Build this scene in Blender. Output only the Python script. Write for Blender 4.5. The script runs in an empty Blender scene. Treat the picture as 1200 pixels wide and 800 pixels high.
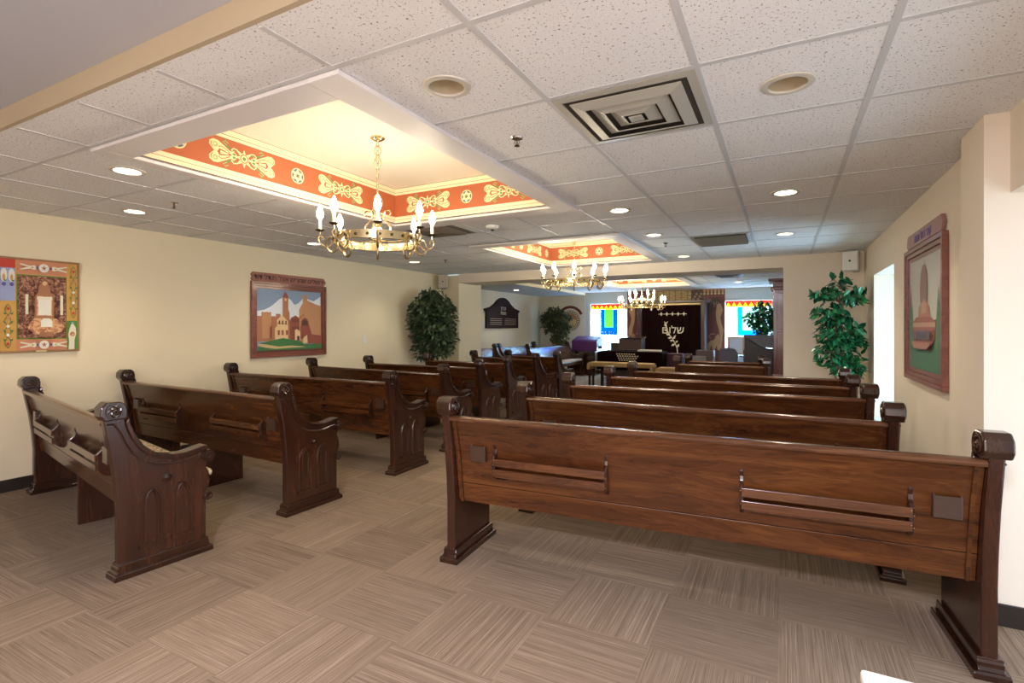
import bpy, bmesh, math, random
from mathutils import Vector, Matrix
random.seed(7)
PI = math.pi
SC = bpy.context.scene
COL = SC.collection

# ------------------------------------------------------------------ camera
cam = bpy.data.cameras.new('camera'); camo = bpy.data.objects.new('camera', cam); COL.objects.link(camo)
camo.location = (0, 0, 1.345); camo.rotation_euler = (PI/2, 0, 0.48535)
cam.sensor_width = 36; cam.lens = 603.47/1200*36; cam.shift_y = -16.4/1200; cam.clip_start = .05
SC.camera = camo
# ------------------------------------------------------------------ exposure
SC.view_settings.view_transform = 'Standard'; SC.view_settings.look = 'None'
SC.view_settings.exposure = 0.88; SC.view_settings.gamma = 1; SC.view_settings.use_curve_mapping = False
# ------------------------------------------------------------------ world: daylight outside the windows
w = bpy.data.worlds.new('world'); SC.world = w; w.use_nodes = True
w.node_tree.nodes['Background'].inputs[0].default_value = (.62, .80, 1, 1)
w.node_tree.nodes['Background'].inputs[1].default_value = 1.2
def area(loc, rot, sx, sy, power, col, spread=PI):
    l = bpy.data.lights.new('window_and_fill_light', 'AREA'); l.shape = 'RECTANGLE'; l.size = sx; l.size_y = sy
    l.energy = power; l.color = col; l.spread = spread
    o = bpy.data.objects.new('window_and_fill_light', l); COL.objects.link(o); o.location = loc; o.rotation_euler = rot
    return o
area((-4.48, 14.95, 1.35), (-PI/2-.35, 0, 0), 1.2, 1.5, 330, (.50, .76, 1))      # sky light entering the far left window
area((-.8, 14.95, 1.35), (-PI/2-.35, 0, 0), 1.2, 1.5, 330, (.50, .76, 1))        # far right window
area((2.5, 6.3, .95), (0, PI/2+.2, 0), 1.8, 2.0, 75, (.50, .78, 1))         # window in the right wall
area((2.7, 2.1, 1.1), (0, PI/2, 0), 2.0, 2.2, 17, (.97, .98, .93))         # near window by the camera
area((-.15, -1.1, 2.37), (0, 0, 0), .42, .42, 165, (.88, .85, 1))            # unseen lamp added behind the camera, in place of bounced flash
area((-.6, -2.8, 1.3), (PI/2, 0, 0), 2.4, 1.6, 28, (.95, .92, .95))           # added fill lamp before the solid back wall, brightens ceiling and pew backs

# ------------------------------------------------------------------ materials
def mat(name, col, rough=.5, metal=0, coat=0, emit=None, es=0, spec=None):
    m = bpy.data.materials.new(name); m.use_nodes = True; b = m.node_tree.nodes['Principled BSDF']
    b.inputs['Base Color'].default_value = (*col, 1); b.inputs['Roughness'].default_value = rough
    b.inputs['Metallic'].default_value = metal; b.inputs['Coat Weight'].default_value = coat
    b.inputs['Coat Roughness'].default_value = .12
    if spec is not None: b.inputs['Specular IOR Level'].default_value = spec
    if emit: b.inputs['Emission Color'].default_value = (*emit, 1); b.inputs['Emission Strength'].default_value = es
    return m
def nd(m, t, **kw):
    n = m.node_tree.nodes.new(t)
    for k, v in kw.items(): setattr(n, k, v)
    return n
def lk(m, a, b): m.node_tree.links.new(a, b)
def ramp(m, fac, stops):
    r = nd(m, 'ShaderNodeValToRGB'); e = r.color_ramp.elements
    while len(e) < len(stops): e.new(.5)
    for i, (p, c) in enumerate(stops): e[i].position = p; e[i].color = (*c, 1)
    lk(m, fac, r.inputs[0]); return r.outputs[0]
def mathn(m, op, a, b=None):
    n = nd(m, 'ShaderNodeMath', operation=op)
    for i, x in enumerate((a, b)):
        if x is None: continue
        if isinstance(x, (int, float)): n.inputs[i].default_value = x
        else: lk(m, x, n.inputs[i])
    return n.outputs[0]
def mixc(m, f, a, b, mode='MIX'):
    n = nd(m, 'ShaderNodeMix', data_type='RGBA', blend_type=mode)
    for i, x in ((0, f), (6, a), (7, b)):
        if isinstance(x, (int, float)): n.inputs[i].default_value = x
        elif isinstance(x, tuple): n.inputs[i].default_value = (*x, 1)
        else: lk(m, x, n.inputs[i])
    return n.outputs[2]
def bump(m, h, s, d=.002):
    n = nd(m, 'ShaderNodeBump'); n.inputs['Strength'].default_value = s; n.inputs['Distance'].default_value = d
    lk(m, h, n.inputs['Height']); lk(m, n.outputs[0], m.node_tree.nodes['Principled BSDF'].inputs['Normal'])
def noise(m, vec, sc, det=3, rough=.55, dist=0):
    n = nd(m, 'ShaderNodeTexNoise'); n.inputs['Scale'].default_value = sc; n.inputs['Detail'].default_value = det
    n.inputs['Roughness'].default_value = rough; n.inputs['Distortion'].default_value = dist
    if vec is not None: lk(m, vec, n.inputs['Vector'])
    return n.outputs[0]
def objvec(m, scale=(1, 1, 1)):
    t = nd(m, 'ShaderNodeTexCoord'); p = nd(m, 'ShaderNodeMapping'); p.inputs['Scale'].default_value = scale
    lk(m, t.outputs['Object'], p.inputs['Vector']); return p.outputs[0]

def wood(name, axis, dark, mid, light, rough=.27):
    m = mat(name, mid, rough, coat=.35)
    s = [7, 7, 7]; s[axis] = .8
    v = objvec(m, s)
    oi = nd(m, 'ShaderNodeObjectInfo')
    ad = nd(m, 'ShaderNodeVectorMath', operation='ADD'); lk(m, v, ad.inputs[0])
    rn = mathn(m, 'MULTIPLY', oi.outputs['Random'], 37.0); lk(m, rn, ad.inputs[1])
    v = ad.outputs[0]
    n1 = noise(m, v, 1.1, 4, .6, 1.6); wv = nd(m, 'ShaderNodeTexNoise'); wv.inputs['Scale'].default_value = 5.5
    wv.inputs['Detail'].default_value = 5; wv.inputs['Distortion'].default_value = .4; lk(m, v, wv.inputs['Vector'])
    f = mathn(m, 'ADD', mathn(m, 'MULTIPLY', n1, .72), mathn(m, 'MULTIPLY', wv.outputs[0], .28))
    # closed rings of cathedral grain
    rg = mathn(m, 'FRACT', mathn(m, 'MULTIPLY', n1, 11.0)); rg = mathn(m, 'ABSOLUTE', mathn(m, 'SUBTRACT', rg, .5))
    f = mathn(m, 'ADD', f, mathn(m, 'MULTIPLY', mathn(m, 'SUBTRACT', rg, .25), .22))
    c = ramp(m, f, [(.30, dark), (.49, mid), (.70, light)])
    lk(m, c, m.node_tree.nodes['Principled BSDF'].inputs['Base Color'])
    bump(m, wv.outputs[0], .12, .002)
    return m
D_, M_, L_ = (.030, .0085, .0028), (.068, .0205, .0053), (.125, .0430, .0110)
WX = wood('dark_oak_along', 0, D_, M_, L_)
WZ = wood('dark_oak_upright', 2, (.020, .0065, .0036), (.034, .0105, .0050), (.052, .0165, .0070))
WDARK = wood('darkened_oak', 2, (.012, .004, .002), (.026, .0085, .004), (.05, .016, .007), .22)
WWORN = wood('worn_oak', 0, (.04, .014, .006), (.085, .032, .013), (.17, .075, .032), .24)
WRED = wood('red_brown_wood', 2, (.10, .022, .014), (.17, .045, .030), (.23, .075, .05), .35)
HOLDER = mat('polished_card_holder', (.045, .022, .013), .3, coat=.3)
CREAMSILL = mat('worn_sill', (.20, .11, .06), .35)
BRASSC = mat('brass_screw', (.85, .7, .4), .2, 1)

def wallmat(name, col):
    m = mat(name, col, .75, spec=.25); n = noise(m, objvec(m), 1.3, 3)
    c = mixc(m, n, tuple(x*.96 for x in col), tuple(min(1, x*1.03) for x in col))
    lk(m, c, m.node_tree.nodes['Principled BSDF'].inputs['Base Color'])
    bump(m, noise(m, objvec(m), 240, 2), .05, .001); return m
WALL = wallmat('cream_wall_paint', (.74, .65, .46))
WALLR = wallmat('pale_cream_wall_paint', (.80, .71, .585))
WALLB = wallmat('grey_blue_wall_paint', (.52, .56, .55))
WALLF = wallmat('far_room_cream_paint', (.66, .62, .50))
REVEAL = wallmat('window_reveal_paint', (.60, .64, .62))
NEARCEIL = wallmat('grey_lilac_ceiling_paint', (.52, .54, .60))
TAN = wallmat('tan_edge_paint', (.50, .41, .28))
BASE = mat('brown_vinyl_baseboard', (.022, .017, .014), .35)
FRAMEW = mat('smooth_tray_border_paint', (.76, .73, .73), .5)
CREAMP = mat('cream_band_paint', (.92, .82, .56), .6)
TRAYTOP = mat('tray_ceiling_paint', (.86, .82, .72), .7)
ORANGE = mat('terracotta_band_paint', (.48, .13, .050), .6)
LINE = mat('dark_line_paint', (.10, .04, .03), .6)
STENG = mat('stencil_green', (.16, .30, .10), .6)
STENS = mat('stencil_slate', (.13, .16, .22), .6)
STENC = mat('stencil_cream', (.90, .78, .46), .6)
GRID = mat('ceiling_grid_metal', (.60, .61, .62), .5)

TILE = mat('speckled_ceiling_tile', (.8, .78, .75), .85, spec=.2)
_v = objvec(TILE); _n = noise(TILE, _v, 95, 2, .6); _n2 = noise(TILE, _v, 260, 1)
_c = ramp(TILE, _n, [(.325, (.25, .21, .18)), (.375, (.85, .862, .87))])
_c2 = ramp(TILE, _n2, [(.28, (.45, .41, .36)), (.34, (1, 1, 1))])
lk(TILE, mixc(TILE, 1.0, _c, _c2, 'MULTIPLY'), TILE.node_tree.nodes['Principled BSDF'].inputs['Base Color'])
bump(TILE, _n, .25, .002)

# striped carpet tiles laid quarter-turn, .482 m each, line through x=-.02, y=2.19
CARPET = mat('striped_carpet_tile', (.2, .15, .12), .95, spec=.1)
def carpet():
    m = CARPET; t = nd(m, 'ShaderNodeTexCoord'); sp = nd(m, 'ShaderNodeSeparateXYZ'); lk(m, t.outputs['Object'], sp.inputs[0])
    T = .482
    xx = mathn(m, 'DIVIDE', mathn(m, 'ADD', sp.outputs[0], .02 + 40*T), T); yy = mathn(m, 'DIVIDE', mathn(m, 'ADD', sp.outputs[1], -2.19 + 40*T), T)
    ix = mathn(m, 'FLOOR', xx); iy = mathn(m, 'FLOOR', yy)
    par = mathn(m, 'MODULO', mathn(m, 'ADD', ix, iy), 2.0)
    # coordinate across the stripes, and along them
    def sel(a, b):
        n = nd(m, 'ShaderNodeMix', data_type='FLOAT'); lk(m, par, n.inputs[0]); lk(m, a, n.inputs[2]); lk(m, b, n.inputs[3]); return n.outputs[0]
    ac = sel(sp.outputs[0], sp.outputs[1]); al = sel(sp.outputs[1], sp.outputs[0])
    idn = mathn(m, 'ADD', mathn(m, 'MULTIPLY', ix, 7.31), mathn(m, 'MULTIPLY', iy, 3.77))
    cb = nd(m, 'ShaderNodeCombineXYZ'); lk(m, mathn(m, 'MULTIPLY', ac, 165.0), cb.inputs[0]); lk(m, mathn(m, 'MULTIPLY', al, .45), cb.inputs[1]); lk(m, idn, cb.inputs[2])
    n1 = noise(m, cb.outputs[0], 1.0, 2, .6)
    cb2 = nd(m, 'ShaderNodeCombineXYZ'); lk(m, mathn(m, 'MULTIPLY', ac, 330.0), cb2.inputs[0]); lk(m, mathn(m, 'MULTIPLY', al, 5.0), cb2.inputs[1]); lk(m, idn, cb2.inputs[2])
    n2 = noise(m, cb2.outputs[0], 1.0, 2, .6)
    n3 = noise(m, t.outputs['Object'], 420, 1)
    f = mathn(m, 'ADD', mathn(m, 'MULTIPLY', n1, .42), mathn(m, 'ADD', mathn(m, 'MULTIPLY', n2, .38), mathn(m, 'MULTIPLY', n3, .22)))
    c = ramp(m, f, [(.36, (.135, .092, .060)), (.46, (.205, .148, .100)), (.54, (.250, .186, .130)), (.68, (.39, .305, .225))])
    wn = nd(m, 'ShaderNodeTexWhiteNoise', noise_dimensions='1D'); lk(m, idn, wn.inputs['W'])
    br = nd(m, 'ShaderNodeMapRange'); lk(m, wn.outputs[0], br.inputs[0]); br.inputs[3].default_value = .86; br.inputs[4].default_value = 1.1
    cc = nd(m, 'ShaderNodeCombineColor'); [lk(m, br.outputs[0], cc.inputs[i]) for i in range(3)]
    c = mixc(m, 1.0, c, cc.outputs[0], 'MULTIPLY')
    lk(m, c, m.node_tree.nodes['Principled BSDF'].inputs['Base Color']); bump(m, f, .5, .004)
carpet()

GOLD = mat('antique_gold', (.80, .66, .38), .22, 1)
HOOPM = mat('aged_gilt', (.30, .24, .14), .3, 1)
IRON = mat('dark_bronze', (.10, .075, .045), .35, 1)
CANDLE = mat('ivory_candle_tube', (.85, .78, .62), .5)
BULB = mat('lit_flame_bulb', (1, .9, .7), .3, emit=(1, .85, .62), es=80)
CANLIT = mat('lit_downlight_lens', (1, 1, 1), .4, emit=(1, .93, .80), es=9)
CANTRIM = mat('downlight_trim', (.62, .58, .50), .45)
CANIN = mat('downlight_cup', (.62, .52, .36), .30, .3)
WHITEPL = mat('white_plastic', (.72, .72, .69), .45)
GREYPL = mat('grey_plastic', (.30, .30, .30), .5)
BLACK = mat('matt_black', (.008, .008, .008), .6)
CHROME = mat('chrome', (.6, .6, .6), .2, 1)
VENTM = mat('painted_vent_metal', (.44, .43, .37), .35)
VENTD = mat('tarnished_vent_metal', (.24, .20, .16), .4, .3)
GLASS = bpy.data.materials.new('window_glass'); GLASS.use_nodes = True
_nt = GLASS.node_tree; _nt.nodes.clear(); _o = _nt.nodes.new('ShaderNodeOutputMaterial'); _x = _nt.nodes.new('ShaderNodeMixShader')
_t = _nt.nodes.new('ShaderNodeBsdfTransparent'); _g = _nt.nodes.new('ShaderNodeBsdfGlossy'); _g.inputs['Roughness'].default_value = .03
_x.inputs[0].default_value = .07; _nt.links.new(_t.outputs[0], _x.inputs[1]); _nt.links.new(_g.outputs[0], _x.inputs[2]); _nt.links.new(_x.outputs[0], _o.inputs[0])
def cloth(name, col, tr=.6):
    m = bpy.data.materials.new(name); m.use_nodes = True; nt = m.node_tree; nt.nodes.clear()
    o = nt.nodes.new('ShaderNodeOutputMaterial'); x = nt.nodes.new('ShaderNodeMixShader'); a = nt.nodes.new('ShaderNodeBsdfDiffuse'); b = nt.nodes.new('ShaderNodeBsdfTranslucent')
    a.inputs[0].default_value = (*col, 1); b.inputs[0].default_value = (*col, 1); x.inputs[0].default_value = tr
    nt.links.new(a.outputs[0], x.inputs[1]); nt.links.new(b.outputs[0], x.inputs[2]); nt.links.new(x.outputs[0], o.inputs[0]); return m
SHEER = cloth('sheer_white_cloth', (.24, .30, .32), .8)
CBLUE = cloth('blue_cloth', (.0, .007, .15), .8); CSKY = cloth('sky_blue_cloth', (.0, .03, .17), .8); CGREEN = cloth('green_cloth', (.012, .10, .003), .8)
CRED = cloth('red_cloth', (.22, .004, .002), .75); CYEL = cloth('yellow_cloth', (.45, .11, .001), .75)
VELVET = mat('dark_maroon_velvet', (.009, .0022, .003), .9, spec=.08); PURPLE = mat('purple_velvet', (.075, .012, .11), .55)
PURPLED = mat('plum_cloth', (.05, .008, .03), .7)
TANC = mat('tan_upholstery', (.42, .28, .11), .7); SILVER = mat('silver_embroidery', (.72, .66, .52), .5)
CUSH = mat('speckled_beige_cushion', (.40, .31, .19), .9)
_f = noise(CUSH, objvec(CUSH), 70, 2); lk(CUSH, ramp(CUSH, _f, [(.42, (.14, .10, .06)), (.55, (.55, .44, .28))]), CUSH.node_tree.nodes['Principled BSDF'].inputs['Base Color'])
CUSHL = mat('pale_cushion', (.55, .47, .45), .7)
NAVY = mat('navy_leatherette', (.02, .03, .07), .35)
PAPER = mat('white_paper', (.75, .75, .72), .7)
BARK = mat('ficus_bark', (.16, .10, .07), .8)
POT = mat('wicker_pot', (.16, .08, .04), .7); SOIL = mat('moss', (.05, .05, .02), .9)
def leafmat(name, a, b, rough=.38):
    m = mat(name, a, rough, spec=.4); n = noise(m, objvec(m), 9, 2)
    lk(m, ramp(m, n, [(.35, a), (.65, b)]), m.node_tree.nodes['Principled BSDF'].inputs['Base Color']); return m
LEAF1 = leafmat('dark_ficus_leaf', (.012, .032, .014), (.05, .085, .035), .5)
LEAF2 = leafmat('glossy_ficus_leaf', (.006, .055, .025), (.02, .16, .06), .18)
LEAF3 = leafmat('olive_ficus_leaf', (.03, .045, .018), (.09, .11, .05), .5)

# ------------------------------------------------------------------ mesh helpers
class MB:
    def __init__(s): s.v = []; s.f = []; s.m = []; s.cur = 0
    def add(s, vs, fs):
        n = len(s.v); s.v += [tuple(p) for p in vs]; s.f += [tuple(i+n for i in f) for f in fs]; s.m += [s.cur]*len(fs); return s
    def box(s, x0, x1, y0, y1, z0, z1, M=None):
        vs = [Vector((x, y, z)) for z in (z0, z1) for x, y in ((x0, y0), (x1, y0), (x1, y1), (x0, y1))]
        if M: vs = [M @ p for p in vs]
        return s.add(vs, [(3, 2, 1, 0), (4, 5, 6, 7), (0, 1, 5, 4), (1, 2, 6, 5), (2, 3, 7, 6), (3, 0, 4, 7)])
    def prism(s, pts, a0, a1, axis='x'):
        # pts 2-D, extruded along axis: x -> (a, p0, p1); y -> (p0, a, p1); z -> (p0, p1, a)
        g = {'x': lambda a, p: (a, p[0], p[1]), 'y': lambda a, p: (p[0], a, p[1]), 'z': lambda a, p: (p[0], p[1], a)}[axis]
        n = len(pts); vs = [g(a0, p) for p in pts] + [g(a1, p) for p in pts]
        return s.add(vs, [tuple(range(n))[::-1], tuple(range(n, 2*n))] + [(i, (i+1) % n, (i+1) % n + n, i+n) for i in range(n)])
    def tube(s, path, r, n=8, closed=False, flat=1.0):
        path = [Vector(p) for p in path]; N = len(path); rr = r if isinstance(r, (list, tuple)) else [r]*N
        vs = []; up = None
        for i, p in enumerate(path):
            a = path[(i-1) % N] if (closed or i) else p; b = path[(i+1) % N] if (closed or i < N-1) else p
            t = (b-a).normalized() if (b-a).length > 1e-9 else Vector((0, 0, 1))
            if up is None: up = Vector((0, 0, 1)) if abs(t.z) < .9 else Vector((1, 0, 0))
            e1 = t.cross(up)
            if e1.length < 1e-4: e1 = t.cross(Vector((0, 1, 0)))
            e1.normalize(); e2 = e1.cross(t).normalized(); up = e2
            for k in range(n):
                q = 2*PI*k/n; vs.append(p + e1*math.cos(q)*rr[i] + e2*math.sin(q)*rr[i]*flat)
        fs = []
        for i in range(N if closed else N-1):
            j = (i+1) % N
            for k in range(n): fs.append((i*n+k, i*n+(k+1) % n, j*n+(k+1) % n, j*n+k))
        if not closed: fs += [tuple(range(n))[::-1], tuple((N-1)*n+k for k in range(n))]
        return s.add(vs, fs)
    def lathe(s, prof, c=(0, 0, 0), n=20, M=None, caps=True):
        vs = []; cx, cy, cz = c
        for r, z in prof:
            for k in range(n): vs.append(Vector((cx+r*math.cos(2*PI*k/n), cy+r*math.sin(2*PI*k/n), cz+z)))
        if M: vs = [M @ p for p in vs]
        fs = [(i*n+k, i*n+(k+1) % n, (i+1)*n+(k+1) % n, (i+1)*n+k) for i in range(len(prof)-1) for k in range(n)]
        if prof[0] == prof[-1]: caps = False
        if caps and prof[0][0] > 1e-6: fs.append(tuple(range(n))[::-1])
        if (caps or caps is None) and prof[-1][0] > 1e-6: fs.append(tuple((len(prof)-1)*n+k for k in range(n)))
        return s.add(vs, fs)
    def cylx(s, x0, x1, y, z, r, n=16):
        pts = [(y+r*math.cos(2*PI*k/n), z+r*math.sin(2*PI*k/n)) for k in range(n)]; return s.prism(pts, x0, x1, 'x')
    def quad(s, *p): return s.add(p, [tuple(range(len(p)))])
    def mesh(s, name, mats):
        me = bpy.data.meshes.new(name); me.from_pydata(s.v, [], s.f)
        for m in (mats if isinstance(mats, (list, tuple)) else [mats]): me.materials.append(m)
        for p, i in zip(me.polygons, s.m): p.material_index = i
        bm = bmesh.new(); bm.from_mesh(me); bmesh.ops.recalc_face_normals(bm, faces=bm.faces) if not getattr(s, 'keep', 0) else None
        bm.to_mesh(me); bm.free(); me.update(); return me
def link(name, me, parent=None, loc=None, rotz=None):
    o = bpy.data.objects.new(name, me); COL.objects.link(o)
    if parent is not None: o.parent = parent
    if loc is not None: o.location = loc
    if rotz is not None: o.rotation_euler = (0, 0, rotz)
    return o
def obj(name, mb, mats, parent=None, loc=None, rotz=None, smooth=False, bevel=0, seg=2):
    me = mb.mesh(name, mats)
    if smooth:
        for p in me.polygons: p.use_smooth = True
        try: me.set_sharp_from_angle(angle=.7)
        except Exception: pass
    o = link(name, me, parent, loc, rotz)
    if bevel:
        b = o.modifiers.new('bevel', 'BEVEL'); b.width = bevel; b.segments = seg; b.limit_method = 'ANGLE'; b.angle_limit = .6
    return o
def tag(o, label, cat, group=None, kind=None):
    o['label'] = label; o['category'] = cat
    if group: o['group'] = group
    if kind: o['kind'] = kind
    return o
def thing(name, label, cat, loc=(0, 0, 0), rotz=0, group=None):
    o = bpy.data.objects.new(name, None); COL.objects.link(o); o.location = loc; o.rotation_euler = (0, 0, rotz); o.empty_display_size = .1
    return tag(o, label, cat, group)
def struct(name, mb, mats, parent=None, **k):
    o = obj(name, mb, mats, parent, **k)
    if parent is None: o['kind'] = 'structure'
    return o
def copy_tree(o, parent=None):
    c = o.copy(); COL.objects.link(c)
    if parent: c.parent = parent
    for ch in o.children: copy_tree(ch, c)
    return c
def textmesh(body, size, depth=.002, align='CENTER'):
    c = bpy.data.curves.new('lettering', 'FONT'); c.body = body; c.size = size; c.extrude = depth; c.align_x = align; c.resolution_u = 3
    o = bpy.data.objects.new('lettering', c); COL.objects.link(o); bpy.context.view_layer.update()
    me = bpy.data.meshes.new_from_object(o); bpy.data.objects.remove(o)
    for v in me.vertices: v.co = Vector((v.co.x, -v.co.z, v.co.y))     # stand it upright, facing -y
    return me
def HEB(s): return s[::-1]
def circ(cx, cz, r, n=20, a0=0, rz=None): return [(cx+r*math.cos(a0+2*PI*k/n), cz+(rz or r)*math.sin(a0+2*PI*k/n)) for k in range(n)]
def star(cx, cz, r, k=6, q=.577, a0=PI/2):
    return [(cx+(r if i % 2 == 0 else r*q)*math.cos(a0+PI*i/k), cz+(r if i % 2 == 0 else r*q)*math.sin(a0+PI*i/k)) for i in range(2*k)]
class Relief(MB):
    """flat painted shapes, local x to the right, z up, facing -y; each later layer lies a hair further out"""
    def __init__(s, step=.0006): super().__init__(); s.keep = 1; s.lay = 0; s.step = step
    def p(s, pts, mi, lay=None):
        if lay is None: s.lay += 1; lay = s.lay
        ar = sum(pts[i][0]*pts[(i+1) % len(pts)][1]-pts[(i+1) % len(pts)][0]*pts[i][1] for i in range(len(pts)))
        if ar < 0: pts = pts[::-1]
        s.cur = mi; s.add([(x, -lay*s.step, z) for x, z in pts], [tuple(range(len(pts)))]); return s
    def r(s, x0, x1, z0, z1, mi, lay=None): return s.p([(x0, z0), (x1, z0), (x1, z1), (x0, z1)], mi, lay)
    def strip(s, pts, w, mi, lay=None):
        L = []; R = []
        for i, (x, z) in enumerate(pts):
            a = pts[max(0, i-1)]; b = pts[min(len(pts)-1, i+1)]; dx, dz = b[0]-a[0], b[1]-a[1]; l = math.hypot(dx, dz) or 1
            ww = w[i] if isinstance(w, (list, tuple)) else w
            L.append((x-dz/l*ww/2, z+dx/l*ww/2)); R.append((x+dz/l*ww/2, z-dx/l*ww/2))
        if lay is None: s.lay += 1; lay = s.lay
        for i in range(len(pts)-1): s.p([R[i], R[i+1], L[i+1], L[i]], mi, lay)
        return s

# ================================================================== ROOM SHELL
ZC = 2.315
XL, XR, YH = -5.63, .90, 7.85
m = MB().box(-7.2, 2.2, -3, 15.4, -.08, 0); struct('floor', m, CARPET)
# ceiling grid coordinates
GX = [-.888+.601*i for i in range(-8, 4)]; GY = [2.005+.6196*j for j in range(-2, 10)]
T1 = (-3.215, -1.635, 1.56, 3.755); T2 = (-3.2, -1.64, 5.31, 7.36); T3 = (-3.65, -1.95, 10.85, 12.75)
def slab_with_holes(name, x0, x1, y0, y1, z0, z1, rects, discs, m_):
    a = link(name, MB().box(x0, x1, y0, y1, z0, z1).mesh(name, m_))
    cm = MB()
    for (p, q, r, s_) in rects: cm.box(p-.0012, q+.0012, r-.0012, s_+.0012, z0-.1, z1+.1)
    for (x, y, r) in discs: cm.lathe([(r, -.1), (r, z1-z0+.1)], (x, y, z0), 28)
    c = link('cutter', cm.mesh('cutter', m_)); b = a.modifiers.new('b', 'BOOLEAN'); b.object = c; b.operation = 'DIFFERENCE'; b.solver = 'EXACT'
    bpy.context.view_layer.update(); dg = bpy.context.evaluated_depsgraph_get(); me = bpy.data.meshes.new_from_object(a.evaluated_get(dg))
    a.modifiers.clear(); a.data = me; bpy.data.objects.remove(c); a['kind'] = 'structure'; return a
LIT = [(-3.587, 1.706), (-4.787, 2.33), (-1.2, 4.178), (.012, 4.178), (.015, 6.02), (-1.2, 7.27), (-4.787, 4.186), (-4.82, 6.05), (-3.07, 7.5), (-1.2, 5.45)]
OFF = [(-1.199, 1.71), (.014, 2.321)]
slab_with_holes('ceiling', XL-.05, 1.0, 1.075, YH, ZC, ZC+.05, [T1, T2], [(x, y, .078) for x, y in LIT+OFF], TILE)
gm = MB()
trays = (T1, T2)
def segs(lo, hi, cuts):
    out = [(lo, hi)]
    for c0, c1 in cuts:
        nw = []
        for a, b in out:
            if c1 <= a or c0 >= b: nw.append((a, b))
            else:
                if c0 > a: nw.append((a, c0))
                if c1 < b: nw.append((c1, b))
        out = nw
    return out
for x in GX:
    if XL < x < .88:
        for a, b in segs(1.09, YH-.01, [(t[2]-.14, t[3]+.14) for t in trays if t[0]-.1 < x < t[1]+.1]): gm.box(x-.012, x+.012, a, b, ZC-.0035, ZC-.0001)
for y in GY:
    if 1.1 < y < YH:
        for a, b in segs(XL+.01, .89, [(t[0]-.1, t[1]+.14) for t in trays if t[2]-.1 < y < t[3]+.1]): gm.box(a, b, y-.012, y+.012, ZC-.0034, ZC-.0002)
struct('trim_1', gm, GRID)
# raised painted ceiling over the camera, and its tan edge
struct('ceiling', MB().box(-6.9, 2.2, -3, 1.06, 2.405, 2.46), NEARCEIL)
struct('trim_2', MB().box(XL-.05, 1.0, 1.055, 1.0745, ZC-.001, 2.4045), TAN)
# far room ceiling and its lower soffit
slab_with_holes('ceiling', -5.2, .6, 8.45, 14.5, 2.37, 2.42, [T3], [], TILE)
struct('ceiling', MB().box(-6.68, -5.202, 8.64, 14.5, 2.298, 2.42), wallmat('soffit_paint', (.55, .56, .56)))
struct('trim_3', MB().box(-5.2, -5.19, 8.64, 14.49, 2.298, 2.3695), CREAMP)
gm = MB()
for i in range(-7, 1):
    x = -.56+.6*i-.3
    for a, b in segs(8.46, 14.49, [(T3[2]-.1, T3[3]+.1)] if T3[0]-.1 < x < T3[1]+.1 else []): gm.box(x-.012, x+.012, a, b, 2.3665, 2.3698)
for j in range(9):
    y = 9.0+.61*j
    for a, b in segs(-5.18, .39, [(T3[0]-.1, T3[1]+.1)] if T3[2]-.1 < y < T3[3]+.1 else []): gm.box(a, b, y-.012, y+.012, 2.3666, 2.3697)
struct('trim_4', gm, GRID)

# walls
struct('wall_left', MB().box(XL-.12, XL, -3, YH, 0, 2.75), WALL)
m = MB().box(XL-.12, -5.235, YH, 8.63, 0, 2.298); m.box(-6.8, XL-.12, 8.5, 8.63, 0, 2.298); struct('wall_stub', m, WALL)
struct('wall_left_far', MB().box(-6.8, -6.68, 8.63, 14.5, 0, 2.75), WALLF)
struct('trim_5', MB().box(-5.235, -.003, YH, 8.45, 2.155, 2.75), WALLR)
struct('wall_right_stub', MB().box(-.003, 1.3, YH, 8.45, 0, 2.75), WALLR)
m = MB(); m.box(XR, 1.3, 3.43, 5.84, 0, 2.75).box(XR, 1.3, 7.03, YH, 0, 2.75).box(XR, 1.3, 5.84, 7.03, 0, .33).box(XR, 1.3, 5.84, 7.03, 1.935, 2.75)
struct('wall_right', m, WALLR)
struct('wall_right_pier', MB().box(.81, 1.5, 3.09, 3.43, 0, 2.75), WALLR)
m = MB(); m.box(XR, 1.5, 1.15, 3.09, 1.95, 2.75).box(XR, 1.5, -3, 1.15, 0, 2.75); struct('wall_right_near', m, WALLR)
struct('wall_back', MB().box(XL, XR, -3, -2.88, 0, 2.75), WALL)
struct('wall_right_far', MB().box(.4, .55, 8.45, 14.5, 0, 2.75), WALLB)
FW = MB()
wins = [(-5.03, -3.94, .62, 2.03), (-1.35, -.25, .62, 2.04)]
FW.box(-6.8, -5.03, 14.5, 14.66, 0, 2.75).box(-3.94, -1.35, 14.5, 14.66, 0, 2.75).box(-.25, .55, 14.5, 14.66, 0, 2.75)
for a, b, c, d in wins: FW.box(a, b, 14.5, 14.66, 0, c).box(a, b, 14.5, 14.66, d, 2.75)
struct('wall_far', FW, WALLB)
struct('wall_far_cream', MB().box(-6.67, -5.2, 14.488, 14.4995, 0, 2.29), WALLF)
# baseboards
def base(name, *b): 
    m = MB()
    for q in b: m.box(*q)
    struct(name, m, BASE, bevel=.003)
base('baseboard_left', (XL, XL+.012, -2.8, YH-.01, 0, .10))
base('baseboard_right', (.798, .809, 3.08, 3.44, 0, .10), (.798, 1.48, 3.078, 3.0895, 0, .10), (.888, .899, 3.45, 7.84, 0, .10))
base('baseboard_far', (0, .89, 7.838, 7.849, 0, .10), (XL+.02, -5.24, 7.838, 7.849, 0, .10), (-6.66, .39, 14.475, 14.486, 0, .10))
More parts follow.
